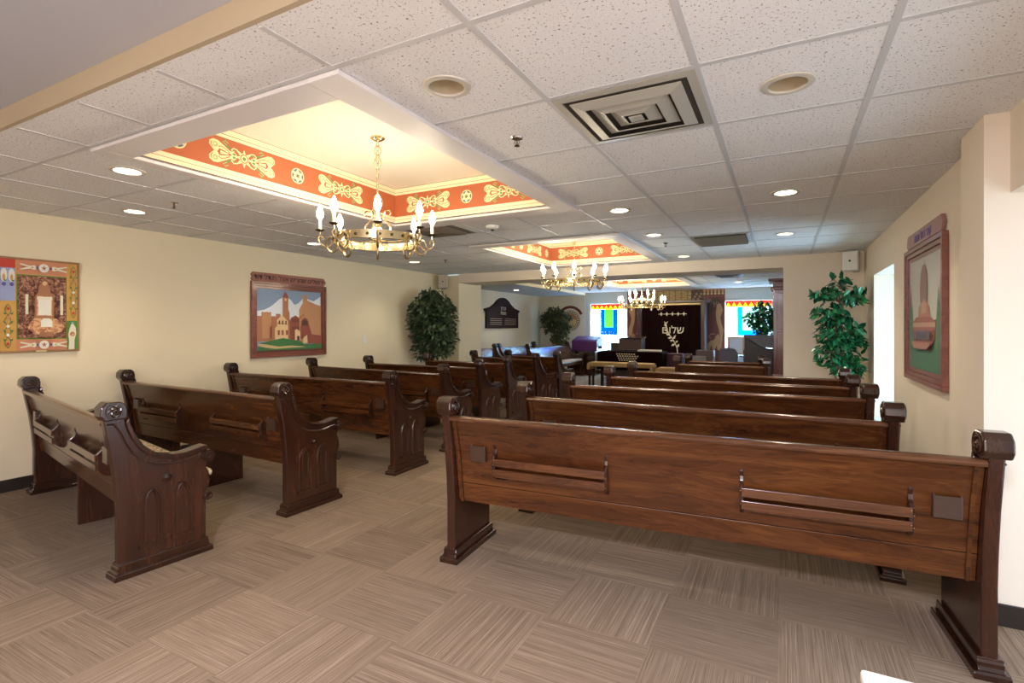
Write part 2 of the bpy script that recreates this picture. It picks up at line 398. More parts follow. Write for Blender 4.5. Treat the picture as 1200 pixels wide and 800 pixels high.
# windows: frame and glass
def window(name, x0, x1, y0, y1, z0, z1, axis, bars):
    f = MB(); t = .045
    if axis == 'y':
        f.box(x0, x0+t, y0, y1, z0, z1).box(x1-t, x1, y0, y1, z0, z1).box(x0+t, x1-t, y0, y1, z0, z0+t).box(x0+t, x1-t, y0, y1, z1-t, z1)
        for b in bars: f.box(b-.012, b+.012, y0+.01, y1-.01, z0+t, z1-t)
        g = MB().box(x0+t, x1-t, (y0+y1)/2-.002, (y0+y1)/2+.002, z0+t, z1-t)
    else:
        f.box(x0, x1, y0, y0+t, z0, z1).box(x0, x1, y1-t, y1, z0, z1).box(x0, x1, y0+t, y1-t, z0, z0+t).box(x0, x1, y0+t, y1-t, z1-t, z1)
        for b in bars: f.box(x0+.01, x1-.01, b-.012, b+.012, z0+t, z1-t)
        g = MB().box((x0+x1)/2-.002, (x0+x1)/2+.002, y0+t, y1-t, z0+t, z1-t)
    o = struct(name, f, REVEAL, bevel=.003); obj('glass_pane', g, GLASS, o); return o
window('window_1', wins[0][0]+.001, wins[0][1]-.001, 14.58, 14.63, wins[0][2]+.001, wins[0][3]-.001, 'y', [-4.48])
window('window_2', wins[1][0]+.001, wins[1][1]-.001, 14.58, 14.63, wins[1][2]+.001, wins[1][3]-.001, 'y', [-.8])
window('window_3', 1.22, 1.27, 5.841, 7.029, .331, 1.934, 'x', [6.43])
window('window_4', 1.44, 1.49, 1.151, 3.089, .02, 1.949, 'x', [2.1])
struct('trim_6', MB().box(.87, 1.21, 5.845, 7.025, .331, .35), REVEAL, bevel=.004)   # window board

# ---------------------------------------------------------------- painted ceiling trays
BANDS = [(0, .006, LINE), (.006, .032, CREAMP), (.032, .0345, LINE), (.0345, .062, CREAMP), (.062, .262, ORANGE), (.262, .284, CREAMP), (.284, .287, LINE), (.287, .322, CREAMP), (.322, .325, LINE)]
bm_ = [LINE, CREAMP, ORANGE]
# stencil motifs, drawn once, facing -y
med = Relief(); med.p(circ(0, 0, .058), 0).p(circ(0, 0, .050), 1).p(star(0, 0, .054), 0).p(star(0, 0, .022, 6, .4), 3).p(circ(0, 0, .006, 8), 2)
MED = med.mesh('star_medallion', [STENC, STENS, STENG, LINE])
orn = Relief()
def mir(pts): return [(-x, z) for x, z in pts]
wing = [(.045, .0), (.06, .022), (.10, .026), (.14, .05), (.18, .072), (.212, .074), (.236, .058), (.238, .034), (.222, .016), (.205, .0)]
wing = wing + [(x, -z) for x, z in wing[::-1][1:-1]]
for s_ in (1, -1):
    M2 = (lambda P: [(s_*x, z) for x, z in P])
    orn.p(M2(wing), 0, 1); orn.p(M2(circ(.198, .042, .017, 10)), 2, 2).p(M2(circ(.198, -.042, .017, 10)), 2, 2)
    orn.p(M2(circ(.200, .043, .009, 8)), 0, 3).p(M2(circ(.200, -.043, .009, 8)), 0, 3)
    orn.p(M2([(.09, -.004), (.17, -.022), (.185, 0), (.17, .022), (.09, .004)]), 3, 2); orn.p(M2([(.11, -.004), (.165, -.012), (.165, .012), (.11, .004)]), 0, 3)
    for sz in (1, -1):
        arc = [(.05+.055*math.sin(t)*1.6, sz*(.035+.05*(1-math.cos(t))*.8)) for t in [i*.3 for i in range(8)]]
        orn.strip(M2(arc), [.004, .007, .010, .012, .011, .009, .006, .003], 1, 4)
for s_ in (1, -1):
    for sz in (1, -1):
        M2 = (lambda P: [(s_*x, sz*z) for x, z in P])
        orn.strip(M2([(.03, .02), (.05, .045), (.075, .05), (.09, .035), (.08, .022), (.07, .03)]), .008, 0, 5)
        orn.strip(M2([(.10, .012), (.13, .03), (.16, .04), (.18, .03)]), .005, 3, 5); orn.p(M2([(.055, .012), (.075, .02), (.085, .008), (.07, .002)]), 1, 5)
        orn.strip(M2([(.12, .055), (.15, .072), (.13, .082), (.11, .07)]), .006, 2, 5); orn.strip(M2([(.215, .02), (.228, .035), (.222, .055)]), .005, 3, 5)
for k in range(8): orn.p([(x*math.cos(k*PI/4)-z*math.sin(k*PI/4), x*math.sin(k*PI/4)+z*math.cos(k*PI/4)) for x, z in [(.012, 0), (.03, -.012), (.062, 0), (.03, .012)]], 0 if k % 2 == 0 else 0, 5)
orn.p(circ(0, 0, .03, 12), 3, 6).p(circ(0, 0, .024, 12), 0, 7).p(circ(0, 0, .013, 8), 1, 8)
ORN = orn.mesh('scroll_ornament', [STENC, STENG, mat('stencil_pale_green', (.40, .50, .22), .6), ORANGE])
def tray(n, T, zc, frame=True):
    x0, x1, y0, y1 = T
    b = MB(); b.keep = 1
    for z0, z1, mm in BANDS:
        b.cur = bm_.index(mm); a, c = zc+z0, zc+z1
        b.quad((x1, y1, a), (x0, y1, a), (x0, y1, c), (x1, y1, c)); b.quad((x0, y0, a), (x1, y0, a), (x1, y0, c), (x0, y0, c))
        b.quad((x0, y1, a), (x0, y0, a), (x0, y0, c), (x0, y1, c)); b.quad((x1, y0, a), (x1, y1, a), (x1, y1, c), (x1, y0, c))
    o = struct('trim_%d' % n, b, bm_)
    # solid box around it: outer shell and top
    s_ = MB(); t = .03
    s_.box(x0-t, x1+t, y0-t, y1+t, zc+.325, zc+.36)
    for q in ((x0-t, x0-.001, y0-t, y1+t), (x1+.001, x1+t, y0-t, y1+t), (x0-.001, x1+.001, y0-t, y0-.001), (x0-.001, x1+.001, y1+.001, y1+t)): s_.box(*q, zc+.0502, zc+.325)
    struct('ceiling', s_, TRAYTOP)
    f = MB(); wl, wr, wn, wf = .095, .165, .165, .20
    for q in ((x0-wl, x0-.001, y0-wn, y1+wf), (x1+.001, x1+wr, y0-wn, y1+wf), (x0-.001, x1+.001, y0-wn, y0-.001), (x0-.001, x1+.001, y1+.001, y1+wf)):
        f.box(*q, zc-.024, zc-.0045)
    struct('trim_%d' % (n+1), f, FRAMEW, bevel=.003)
    zz = zc+.162; cy = (y0+y1)/2; cx = (x0+x1)/2
    def put(me, nm, x, y, rz): link(nm, me, o, (x, y, zz), rz)
    for k in range(-4, 5):
        me, nm = (MED, 'star_medallion') if k % 2 == 0 else (ORN, 'scroll_ornament')
        hw = .06 if k % 2 == 0 else .24
        y = cy+k*.433; x = cx+k*.415
        if abs(k*.433)+hw < (y1-y0)/2+.02: put(me, nm, x0+.001, y, PI/2); put(me, nm, x1-.001, y, -PI/2)
        if abs(k*.415)+hw < (x1-x0)/2+.04: put(me, nm, x, y1-.001, 0); put(me, nm, x, y0+.001, PI)
tray(10, T1, ZC); tray(20, T2, ZC); tray(30, T3, 2.37)

# ================================================================== PEWS
PROF = [(0, .06), (0, .36), (-.010, .5), (-.028, .65), (-.052, .78), (-.068, .87), (.03, .87), (.040, .81), (.066, .745), (.10, .688), (.145, .645), (.20, .617), (.26, .603), (.32, .600), (.37, .607), (.42, .618), (.455, .618), (.483, .60), (.492, .565), (.48, .535), (.455, .522), (.452, .50), (.468, .462), (.474, .42), (.468, .385), (.45, .362), (.450, .06)]
HEAD = [(-.086, .882), (-.082, .926), (-.056, .953), (.006, .953), (.030, .932), (.038, .900), (.036, .858), (-.064, .852)]
TH = .026
def _panel():
    return MB().prism(PROF, -TH, TH, 'x').mesh('end_panel', WZ)
def _head():
    return MB().prism(HEAD, -.046, .046, 'x').mesh('carved_head', WDARK)
def _ros(sx):
    b = MB()
    for sx in (sx,):
        x = sx*.047; cy, cz = -.024, .902
        b.tube([(x, cy+.036*math.cos(t), cz+.036*math.sin(t)) for t in [2*PI*k/18 for k in range(18)]], .0055, 6, True)
        b.lathe([(.012, -.006), (.011, .004), (.006, .008), (.0, .009)], n=10, M=Matrix.Translation((x, cy, cz)) @ Matrix.Rotation(sx*PI/2, 4, 'Y'))
        for q in range(4):
            b.tube([(x, cy+(.008+.026*t)*math.cos(q*PI/2+t*2.1), cz+(.008+.026*t)*math.sin(q*PI/2+t*2.1)) for t in [i/5 for i in range(6)]], [.003, .006, .008, .008, .006, .003], 6)
    return b.mesh('rosette', WDARK)
def _plinth():
    b = MB(); b.prism([(-.018, 0), (-.018, .036), (-.010, .046), (-.010, .062), (-.005, .072), (-.005, .080), (.455, .080), (.455, .072), (.460, .062), (.460, .046), (.468, .036), (.468, 0)], -.042, .042, 'x')
    b.prism([(-.028, 0), (-.028, .024), (-.022, .032), (.472, .032), (.478, .024), (.478, 0)], -.058, .058, 'x')
    return b.mesh('plinth', WDARK)
def _arm():
    c = [(.033, .85), (.040, .81), (.066, .745), (.10, .688), (.145, .645), (.20, .617), (.26, .603), (.32, .600), (.37, .607), (.42, .618), (.45, .62)]
    up = [(y+.012, z+.014) if z > .64 else (y, z+.017) for y, z in c]
    return MB().prism(c[::-1] and (up + [(y-.002, z-.012) for y, z in c[::-1]]), -.043, .043, 'x').mesh('armrest_cap', WDARK)
def _mold(sx):
    b = MB()
    for sx in (sx,):
        x = sx*TH
        edge = [(-.05, .835), (-.02, .832), (.005, .79), (.03, .725), (.065, .662), (.115, .612), (.18, .58), (.26, .565), (.31, .566), (.36, .575), (.42, .585)]
        b.tube([(x, y, z) for y, z in edge], .006, 6)
    return b.mesh('carved_border', WDARK)
def _arch(cy, sx):
    b = MB()
    for sx in (sx,):
        x = sx*TH; hw = .05; z0, zs = .145, .365
        pts = [(cy-hw, z0), (cy-hw, zs)] + [(cy-hw+hw*2*(1-math.cos(t))*.5/1.0, zs+.085*math.sin(t)) for t in [PI/2*i/5 for i in range(1, 6)]]
        pts = pts + [(2*cy-y, z) for y, z in pts[::-1][1:]]
        b.tube([(x, y, z) for y, z in pts], .0085, 6)
        b.tube([(x, y, z) for y, z in [(cy+(y-cy)*.55, z-.012 if z > .2 else z+.01) for y, z in pts]], .0055, 5)
        b.box(min(x, x+sx*.014), max(x, x+sx*.014), cy-hw-.01, cy+hw+.01, z0-.014, z0+.004)
    return b.mesh('gothic_arch_moulding', WZ)
def _shield(sx):
    b = MB()
    for sx in (sx,):
        Mx = Matrix.Translation((sx*TH, .235, .49)) @ Matrix.Rotation(sx*PI/2, 4, 'Y')
        b.lathe([(.026, 0), (.024, .007), (.014, .008), (.010, .013), (.0, .014)], n=12, M=Mx)
    return b.mesh('carved_boss', WDARK)
def _scroll(lower):
    b = MB()
    if lower: b.cylx(-.04, .04, .455, .33, .026, 16)
    else: b.cylx(-.05, .05, .455, .572, .036, 18)
    for sx in (-1, 1):
      if not lower:
        b.tube([(sx*.051, .455+(.026-.003*t)*math.cos(t), .572+(.026-.003*t)*math.sin(t)) for t in [i*.5 for i in range(15)]], .004, 5)
      else: b.tube([(sx*.041, .455+.016*math.cos(t), .33+.016*math.sin(t)) for t in [2*PI*i/12 for i in range(12)]], .004, 5, True)
    return b.mesh('scroll_knob', WDARK)
PM = dict(end_panel=_panel(), carved_head=_head(), rosette=_ros(-1), rosette2=_ros(1), plinth=_plinth(), armrest_cap=_arm(), m0=_mold(-1), m1=_mold(1), s0=_shield(-1), s1=_shield(1), scroll=_scroll(0), scroll2=_scroll(1), a1=_arch(.155, -1), a2=_arch(.315, -1), a3=_arch(.155, 1), a4=_arch(.315, 1))
def bev(o, w_=.006, seg=2):
    b = o.modifiers.new('bevel', 'BEVEL'); b.width = w_; b.segments = seg; b.limit_method = 'ANGLE'; b.angle_limit = .6; return o
def end_panel(parent, x, rz=0, right=False):
    e = bev(link('end_panel', PM['end_panel'], parent, (x, 0, 0), rz), .008)
    bev(link('carved_head', PM['carved_head'], e), .007, 2); link('rosette', PM['rosette'], e); link('rosette', PM['rosette2'], e)
    bev(link('plinth', PM['plinth'], e), .004); bev(link('armrest_cap', PM['armrest_cap'], e), .005)
    link('carved_border', PM['m1' if right else 'm0'], e)
    for k in (('a3', 'a4') if right else ('a1', 'a2')): link('gothic_arch', PM[k], e)
    link('carved_boss', PM['s1' if right else 's0'], e)
    bev(link('scroll_knob', PM['scroll'], e), .005); bev(link('lower_scroll', PM['scroll2'], e), .005); return e
def bracket_mesh():
    b = MB(); P = [(0, .50), (-.02, .505), (-.045, .525), (-.056, .55), (-.058, .60), (-.054, .628), (-.040, .642), (-.026, .655), (-.022, .675), (-.03, .70), (-.018, .715), (0, .71)]
    b.prism([(y+.018 if z > .6 else y+.03, z) for y, z in P], -.009, .009, 'x'); return b.mesh('bracket', WZ)
BR = bracket_mesh()
def rack(parent, x0, x1):
    s1 = MB().box(x0, x1, -.040, -.030, .590, .630); r = bev(obj('book_rack', s1, WX, parent), .002)
    bev(link('bracket', BR, r, (x0, -.0, 0)), .003); bev(link('bracket', BR, r, (x1, 0, 0)), .003)
    obj('slat', MB().box(x0, x1, -.036, -.026, .535, .572), WX, r, bevel=.002)
    obj('rack_shelf', MB().box(x0+.01, x1-.01, -.028, .012, .528, .535), WX, r)
    sc = MB()
    for x in (x0, x1):
        for z in (.60, .62, .55, .56): sc.lathe([(.0025, 0), (.0015, .002), (0, .002)], n=6, M=Matrix.Translation((x+(.004 if z in (.6, .55) else -.004), -.041 if z > .58 else -.037, z)) @ Matrix.Rotation(PI/2, 4, 'X'))
    obj('screws', sc, BRASSC, r)
def pew(A, B, label, group, racks='two', support=True, endrot=0, holders=True, bench=None):
    A, B = Vector(A), Vector(B); d = B-A; L = d.length
    t = thing('church_pew', label, 'pew', (A.x, A.y, 0), math.atan2(d.y, d.x), group)
    end_panel(t, 0, endrot); end_panel(t, L, endrot, True)
    i0, i1 = TH+.001, L-TH-.001
    # back: two curved boards with a groove
    C1 = [(.052, .345), (.046, .40), (.036, .455)]; C2 = [(.036, .458), (.024, .55), (.004, .66), (-.022, .76), (-.040, .822)]
    b = MB()
    for C in (C1, C2): b.prism(C + [(y+.024, z) for y, z in C[::-1]], i0, i1, 'x')
    bk = obj('backrest', b, WX, t, bevel=.002)
    R = [(-.062, .822), (-.066, .832), (-.060, .843), (-.045, .849), (-.02, .848), (-.004, .840), (.0, .828), (-.008, .822)]
    obj('top_rail', MB().prism(R, i0, i1, 'x'), WWORN if group[0] == 'r' else WX, t, smooth=True)
    for x in (i0+.028, i1-.028):
        q = MB(); q.prism([(y-.012, z) for y, z in C1+C2[1:]] + [(y+.002, z) for y, z in (C1+C2[1:])[::-1]], x-.007, x+.007, 'x')
        obj('edge_moulding', q, WX, bk)
    obj('seat', MB().box(i0, i1, .075, .462, .405, .432), WX, t, bevel=.006)
    obj('seat_apron', MB().box(i0, i1, .43, .448, .34, .4045), WX, t, bevel=.003)
    if support:
        obj('centre_support', MB().prism([(.06, 0), (.06, .344), (.08, .40), (.40, .40), (.40, 0)], L/2-.016, L/2+.016, 'x'), WZ, t, bevel=.004)
    if racks == 'two': rack(t, .285, .905); rack(t, L-.87, L-.25)
    elif racks == 'one': rack(t, L/2-.3, L/2+.3)
    if holders:
        for x in ((.138, L-.18) if L > 1.6 else (.12,)):
            h = MB(); h.box(x, x+.092, -.020, -.014, .598, .685).box(x, x+.006, -.014, .012, .598, .69).box(x+.086, x+.092, -.014, .012, .598, .69).box(x+.006, x+.086, -.014, .02, .598, .604)
            obj('card_holder', h, HOLDER, t, bevel=.002)
    return t
GL, GR, GS = 'left block of pews facing the ark', 'right block of pews facing the ark', 'side pews along the far left wall'
PEWS = [
 ((-5.38, 1.88), (-3.16, 1.45), 'dark wooden pew nearest the camera on the left, turned slightly, below the colourful painting', GL, dict(endrot=math.radians(6))),
 ((-5.45, 2.60), (-3.16, 2.50), 'second dark wooden pew of the left block, just ahead of the slightly turned one', GL, {}),
 ((-5.45, 3.64), (-3.165, 3.65), 'third left pew, with its wall end below the framed city picture', GL, {}),
 ((-5.45, 4.75), (-3.25, 4.60), 'fourth left pew from the camera, its wall end just right of the framed city picture', GL, {}),
 ((-5.18, 5.50), (-3.33, 5.47), 'fifth left pew, crossing in front of the big left ficus', GL, {}),
 ((-4.80, 6.37), (-3.41, 6.34), 'sixth left pew, beside the big left ficus and short of the opening', GL, {}),
 ((-4.74, 7.60), (-3.36, 7.18), 'short angled pew standing in the wide opening below the header', GL, {}),
 ((-4.35, 8.13), (-3.34, 7.98), 'farthest short pew of the left block, just past the opening', GL, dict(racks='one')),
 ((-1.69, 2.45), (.70, 2.60), 'large dark pew across the right foreground, two book racks on its back', GR, dict(support=False)),
 ((-1.66, 3.38), (.51, 3.36), 'second pew of the right block, directly ahead of the foreground pew', GR, dict(support=False)),
 ((-1.66, 4.23), (.53, 4.38), 'third right pew, its wall end in front of the bright side window', GR, dict(support=False)),
 ((-1.57, 5.13), (.51, 5.15), 'fourth right pew, with its carved aisle head standing clear of the one behind', GR, dict(support=False)),
 ((-1.55, 5.95), (.52, 5.90), 'fifth right pew, directly in front of the leafy plant by the stub wall', GR, dict(support=False)),
 ((-1.30, 7.38), (-.19, 7.34), 'short pew at the right opening, nearer of the two short ones', GR, dict(support=False, racks='one')),
 ((-1.27, 8.15), (-.27, 8.10), 'farther short pew at the right opening, beside the tall red-brown cabinet', GR, dict(support=False, racks='one')),
 ((-5.4, 13.6), (-5.4, 11.1), 'side-facing pew with pale cushion, in front of the far purple-draped stand', GS, dict(racks='none', holders=False)),
 ((-6.2, 13.1), (-6.2, 11.1), 'rear side-facing pew under the dark wall plaque, farther of two', GS, dict(racks='none', holders=False)),
 ((-6.2, 10.9), (-6.2, 8.95), 'rear side-facing pew half hidden by the cream stub wall', GS, dict(racks='none', holders=False)),
]
for A, B, lab, g, kw in PEWS: pew(A, B, lab, g, **kw)
def cushion(A, B, lab, mt, d=.33):
    A, B = Vector(A), Vector(B); v = B-A; L = v.length
    t = obj('seat_cushion', MB().box(.05, L-.05, .12, .12+d, .4335, .478), mt, None, (A.x, A.y, 0), math.atan2(v.y, v.x), bevel=.018, seg=3)
    tag(t, lab, 'cushion', 'long seat cushions on the pews')
cushion((-5.38, 1.88), (-3.16, 1.45), 'speckled beige seat cushion on the nearest left pew', CUSH, .38)
cushion((-5.4, 13.6), (-5.4, 11.1), 'pale long cushion on the side-facing pew in the far room', CUSHL)
cushion((-4.35, 8.13), (-3.34, 7.98), 'pale seat cushion on the farthest left-block pew', CUSHL)

# ================================================================== CHANDELIERS
def chandelier(x, y, ztop, zring, R, n, label, two=False):
    t = thing('chandelier', label, 'chandelier', (x, y, zring), 0, 'gilt candle chandeliers hanging in the ceiling trays')
    H = ztop-zring
    obj('canopy', MB().lathe([(.0, H-.001), (.05, H-.001), (.05, H-.008), (.032, H-.02), (.012, H-.028), (.0, H-.03)][::-1]), GOLD, t, smooth=True)
    ch = MB(); z = H-.03; k = 0
    while z > .20:
        a = (k % 2)*PI/2; ch.tube([(.009*math.cos(q)*math.cos(a), .009*math.cos(q)*math.sin(a), z-.016+.018*math.sin(q)) for q in [2*PI*i/10 for i in range(10)]], .0025, 5, True); z -= .029; k += 1
    obj('chain', ch, GOLD, t, smooth=True)
    if H > .5:
        lo = MB()
        for a in (0, PI/2, PI, 3*PI/2):
            lo.tube([((.012+.018*math.sin(q*2.2)**2)*math.cos(a), (.012+.018*math.sin(q*2.2)**2)*math.sin(a), H-.05-.16*q/2.9) for q in [i*.29 for i in range(11)]], .004, 5)
        obj('hanging_scroll', lo, GOLD, t, smooth=True)
    b = MB(); b.lathe([(R, -.028), (R+.006, -.026), (R+.006, .026), (R, .028), (R-.004, .026), (R-.004, -.026), (R, -.028)], n=48)
    rg = obj('ring_band', b, GOLD, t, smooth=True)
    sm = MB().lathe([(.011, 0), (.009, .005), (0, .007)], n=6, M=Matrix.Rotation(PI/2, 4, 'Y')).mesh('stud', IRON)
    for k in range(n*3):
        a = 2*PI*k/(n*3); link('stud', sm, rg, (math.cos(a)*(R+.006), math.sin(a)*(R+.006), 0), a)
    cb = MB(); cb.lathe([(0, .20), (.014, .19), (.02, .16), (.009, .13), (.022, .10), (.028, .07), (.012, .04), (.018, .0), (.010, -.03), (0, -.04)][::-1], n=14)
    obj('centre_stem', cb, GOLD, t, smooth=True)
    sw = MB()
    for k in range(4):
        a = 2*PI*k/4+.4; ca, sa = math.cos(a), math.sin(a)
        pts = [(.02, .04), (.06, .02), (.09, .05), (.085, .10), (.05, .14), (.035, .17), (.05, .20), (.08, .205), (.092, .185), (.078, .17)]
        sw.tube([(r*ca, r*sa, z) for r, z in pts], [.006]*10, 6)
        sw.tube([(r*ca, r*sa, z) for r, z in [(.02, .0), (R*.4, -.012), (R*.75, .008), (R, .0)]], .005, 6)
    obj('centre_scrolls', sw, GOLD, t, smooth=True)
    def arm(a, r0, zo, ra):
        ca, sa = math.cos(a), math.sin(a)
        am = MB(); pts = [(r0, zo-.01), (r0+.02, zo-.045), (r0+ra*.55, zo-.055), (r0+ra, zo-.03), (r0+ra+.015, zo+.0), (r0+ra, zo+.022), (r0+ra-.016, zo+.01), (r0+ra-.012, zo-.008)]
        am.tube([(r*ca, r*sa, z) for r, z in pts], .0045, 6)
        am.tube([(ca*r, sa*r, z) for r, z in [(r0+ra, zo+.02), (r0+ra, zo+.05)]], .004, 6)
        o = obj('arm', am, GOLD, t, smooth=True)
        obj('hoop', MB().tube([((r0+.010)*ca+ca*.036*math.cos(q), (r0+.010)*sa+sa*.036*math.cos(q), zo-.036+.050*math.sin(q)) for q in [2*PI*i/16 for i in range(16)]], .0085, 6, True, 1.0), HOOPM, o, smooth=True)
        cx, cy = (r0+ra)*ca, (r0+ra)*sa
        obj('drip_pan', MB().lathe([(0, zo+.046), (.012, zo+.046), (.030, zo+.056), (.031, zo+.059), (.012, zo+.052), (0, zo+.052)], (cx, cy, 0), 14), IRON, o, smooth=True)
        obj('candle', MB().lathe([(0, zo+.0525), (.0105, zo+.0525), (.0105, zo+.128), (0, zo+.128)], (cx, cy, 0), 10), CANDLE, o, smooth=True)
        obj('bulb', MB().lathe([(0, zo+.1285), (.010, zo+.129), (.021, zo+.150), (.0225, zo+.168), (.015, zo+.196), (.006, zo+.220), (0, zo+.228)], (cx, cy, 0), 12), BULB, o, smooth=True)
    for k in range(n): arm(2*PI*k/n+math.atan2(-y, -x), R, 0, .085)
    if two:
        obj('upper_ring', MB().lathe([(R*.5, .13), (R*.5+.006, .132), (R*.5+.006, .16), (R*.5, .162), (R*.5-.004, .145), (R*.5, .13)], n=32), GOLD, t, smooth=True)
        for k in range(n//2): arm(2*PI*k/(n//2)+.2, R*.5, .14, .06)
    return t
chandelier(-2.45, 2.68, ZC+.325, 1.935, .285, 8, 'gold ring chandelier with candle bulbs, nearest and largest in view')
chandelier(-2.42, 6.33, ZC+.325, 1.935, .34, 10, 'middle gold ring chandelier, under the second ceiling tray')
chandelier(-2.87, 11.8, 2.37+.325, 1.83, .42, 12, 'farthest two-tier chandelier, in front of the dark ark curtain', True)

# ================================================================== CEILING FITTINGS
def downlight(x, y, lit, label, z=ZC, hole=True):
    t = thing('recessed_downlight', label, 'ceiling light', (x, y, z), 0, 'recessed downlights in the tiled ceiling')
    obj('trim_ring', MB().lathe([(.070, -.001), (.098, -.001), (.096, -.006), (.080, -.010), (.072, -.008), (.070, -.001)], n=32), CANTRIM, t, smooth=True)
    if hole: obj('reflector_cup', MB().lathe([(.074, .0), (.072, .035), (.062, .075), (.050, .11)], n=28, caps=None), CANIN, t, smooth=True)
    if lit:
        obj('lens', MB().lathe([(0, .012 if hole else -.004), (.072, .012 if hole else -.004), (.072, .016 if hole else -.002), (0, .016 if hole else -.002)], n=24), CANLIT, t)
        l = bpy.data.lights.new('downlight_lamp', 'SPOT'); l.energy = 15 if x < -3 else 22; l.color = (1, .86, .64); l.spot_size = 2.3; l.spot_blend = .8; l.shadow_soft_size = .06
        o = bpy.data.objects.new('downlight_lamp', l); COL.objects.link(o); o.parent = t; o.location = (0, 0, -.02)
    return t
LBL = ['lit round downlight just left of the nearest painted ceiling tray', 'lit round downlight nearest the left wall above the first pews', 'lit downlight between the nearest tray and the long louvred vent',
 'lit downlight over the right pews, nearer of the two in its row', 'lit downlight over the right pews beside the long louvred vent', 'small lit downlight right of the second tray, close to the header',
 'lit downlight near the left wall behind the nearest chandelier', 'small lit downlight near the left ficus', 'small dim downlight left of the second tray close to the header', 'small lit downlight beside the second tray']
for (x, y), l in zip(LIT, LBL): downlight(x, y, True, l)
downlight(*OFF[0], False, 'unlit beige downlight between the near tray and the big square vent')
downlight(*OFF[1], False, 'unlit beige downlight right of the big square vent')
for x, y, l in ((-5.95, 9.4, 'lit downlight in the far soffit, above the dark plaque'), (-6.0, 11.6, 'lit downlight in the far soffit, above the far left ficus')): downlight(x, y, True, l, 2.297, False)
downlight(-.9, 12.6, True, 'lit downlight in the far room in front of the right window', 2.369, False)

def diffuser(x, y, s, label, m_, z=ZC, rings=4):
    t = thing('ceiling_vent', label, 'vent', (x, y, z), 0, 'square ceiling vents')
    h = s/2
    obj('backing', MB().box(-h+.02, h-.02, -h+.02, h-.02, -.004, -.001), mat('vent_recess_shade', (.05, .04, .03), .6), t)  # flat dark plate painted as the shade of a recess, ceiling left uncut
    def ring(r0, z0, r1, z1, th=.003):
        b = MB()
        for q in range(4):
            M = Matrix.Rotation(q*PI/2, 4, 'Z')
            vs = [M @ Vector(p) for p in ((-r0, -r0, z0), (r0, -r0, z0), (r1, -r1, z1), (-r1, -r1, z1), (-r0, -r0, z0-th), (r0, -r0, z0-th), (r1, -r1, z1-th), (-r1, -r1, z1-th))]
            b.add(vs, [(0, 1, 2, 3), (4, 5, 6, 7), (0, 1, 5, 4), (2, 3, 7, 6), (1, 2, 6, 5), (3, 0, 4, 7)])
        return b
    obj('frame', ring(h, -.001, h-.035, -.006), m_, t)
    for k in range(rings):
        pitch = (h-.06-.03)/rings; r = h-.06-k*pitch; obj('louvre', ring(r, -.008, r-pitch+.016, -.024), m_, t)
    obj('centre_plate', MB().box(-.03, .03, -.03, .03, -.03, -.024), m_, t, bevel=.003)
diffuser(-.587, 2.318, .585, 'large square grey vent of nested louvres in the near ceiling', VENTM, rings=3)
diffuser(-3.06, 4.2, .57, 'tarnished square vent behind the nearest chandelier', VENTD, rings=6)
t = thing('ceiling_vent', 'rectangular grey louvred vent over the right pews', 'vent', (-.60, 6.08, ZC), 0, 'square ceiling vents')
obj('backing', MB().box(-.27, .27, -.30, .30, -.004, -.001), BLACK, t)  # black sheet stands in for the shade behind the louvres
f = MB(); f.box(-.295, -.255, -.33, .33, -.008, -.0041).box(.255, .295, -.33, .33, -.008, -.0041).box(-.255, .255, -.33, -.29, -.008, -.0041).box(-.255, .255, .29, .33, -.008, -.0041); obj('frame', f, VENTM, t)
for k in range(9):
    y = -.26+k*.065; obj('louvre', MB().box(-.25, .25, -.024, .024, -.0015, .0015, Matrix.Translation((0, y, -.022)) @ Matrix.Rotation(.65, 4, 'X')), VENTM, t)
diffuser(-.95, 11.0, .5, 'small dark vent in the far room ceiling', VENTD, z=2.369)
def sprinkler(x, y, label):
    t = thing('sprinkler_head', label, 'sprinkler', (x, y, ZC), 0, 'fire sprinkler heads')
    obj('escutcheon', MB().lathe([(0, -.001), (.032, -.001), (.028, -.008), (.012, -.012), (0, -.012)], n=18), CHROME, t, smooth=True)
    b = MB().lathe([(0, -.045), (.014, -.045), (.014, -.042), (.0, -.042)], n=10); b.tube([(.010, 0, -.012), (.012, 0, -.03), (.003, 0, -.042)], .002, 5); b.tube([(-.010, 0, -.012), (-.012, 0, -.03), (-.003, 0, -.042)], .002, 5); b.tube([(0, 0, -.012), (0, 0, -.042)], .003, 6)
    obj('deflector', b, IRON, t)
for p in ((-1.204, 2.338, 'dark sprinkler head between the near tray and the square vent'), (-4.195, 2.317, 'sprinkler head near the two left downlights'), (-1.197, 6.047, 'sprinkler head right of the second tray'), (-4.298, 6.10, 'sprinkler head over the left ficus')): sprinkler(*p)
t = thing('smoke_detector', 'white round smoke detector between the two painted trays', 'smoke detector', (-2.448, 4.242, ZC))
obj('housing', MB().lathe([(0, -.0045), (.062, -.0045), (.06, -.02), (.045, -.035), (.02, -.038), (.0, -.038)], n=24), WHITEPL, t, smooth=True)
obj('sensor', MB().lathe([(0, -.0385), (.015, -.0385), (.015, -.052), (0, -.055)], n=12), IRON, t)
# glowing panel added out of view behind the camera, standing in for bounced flash
t = thing('added_flash_panel', 'unseen square light panel added behind the camera in place of bounced flash', 'ceiling light', (-.15, -1.1, 2.404))
obj('frame', MB().box(-.31, .31, -.31, .31, -.02, -.001), WHITEPL, t); obj('diffuser', MB().box(-.28, .28, -.28, .28, -.024, -.0205), mat('added_panel_glow', (1, 1, 1), .5, emit=(.9, .9, 1), es=3), t)

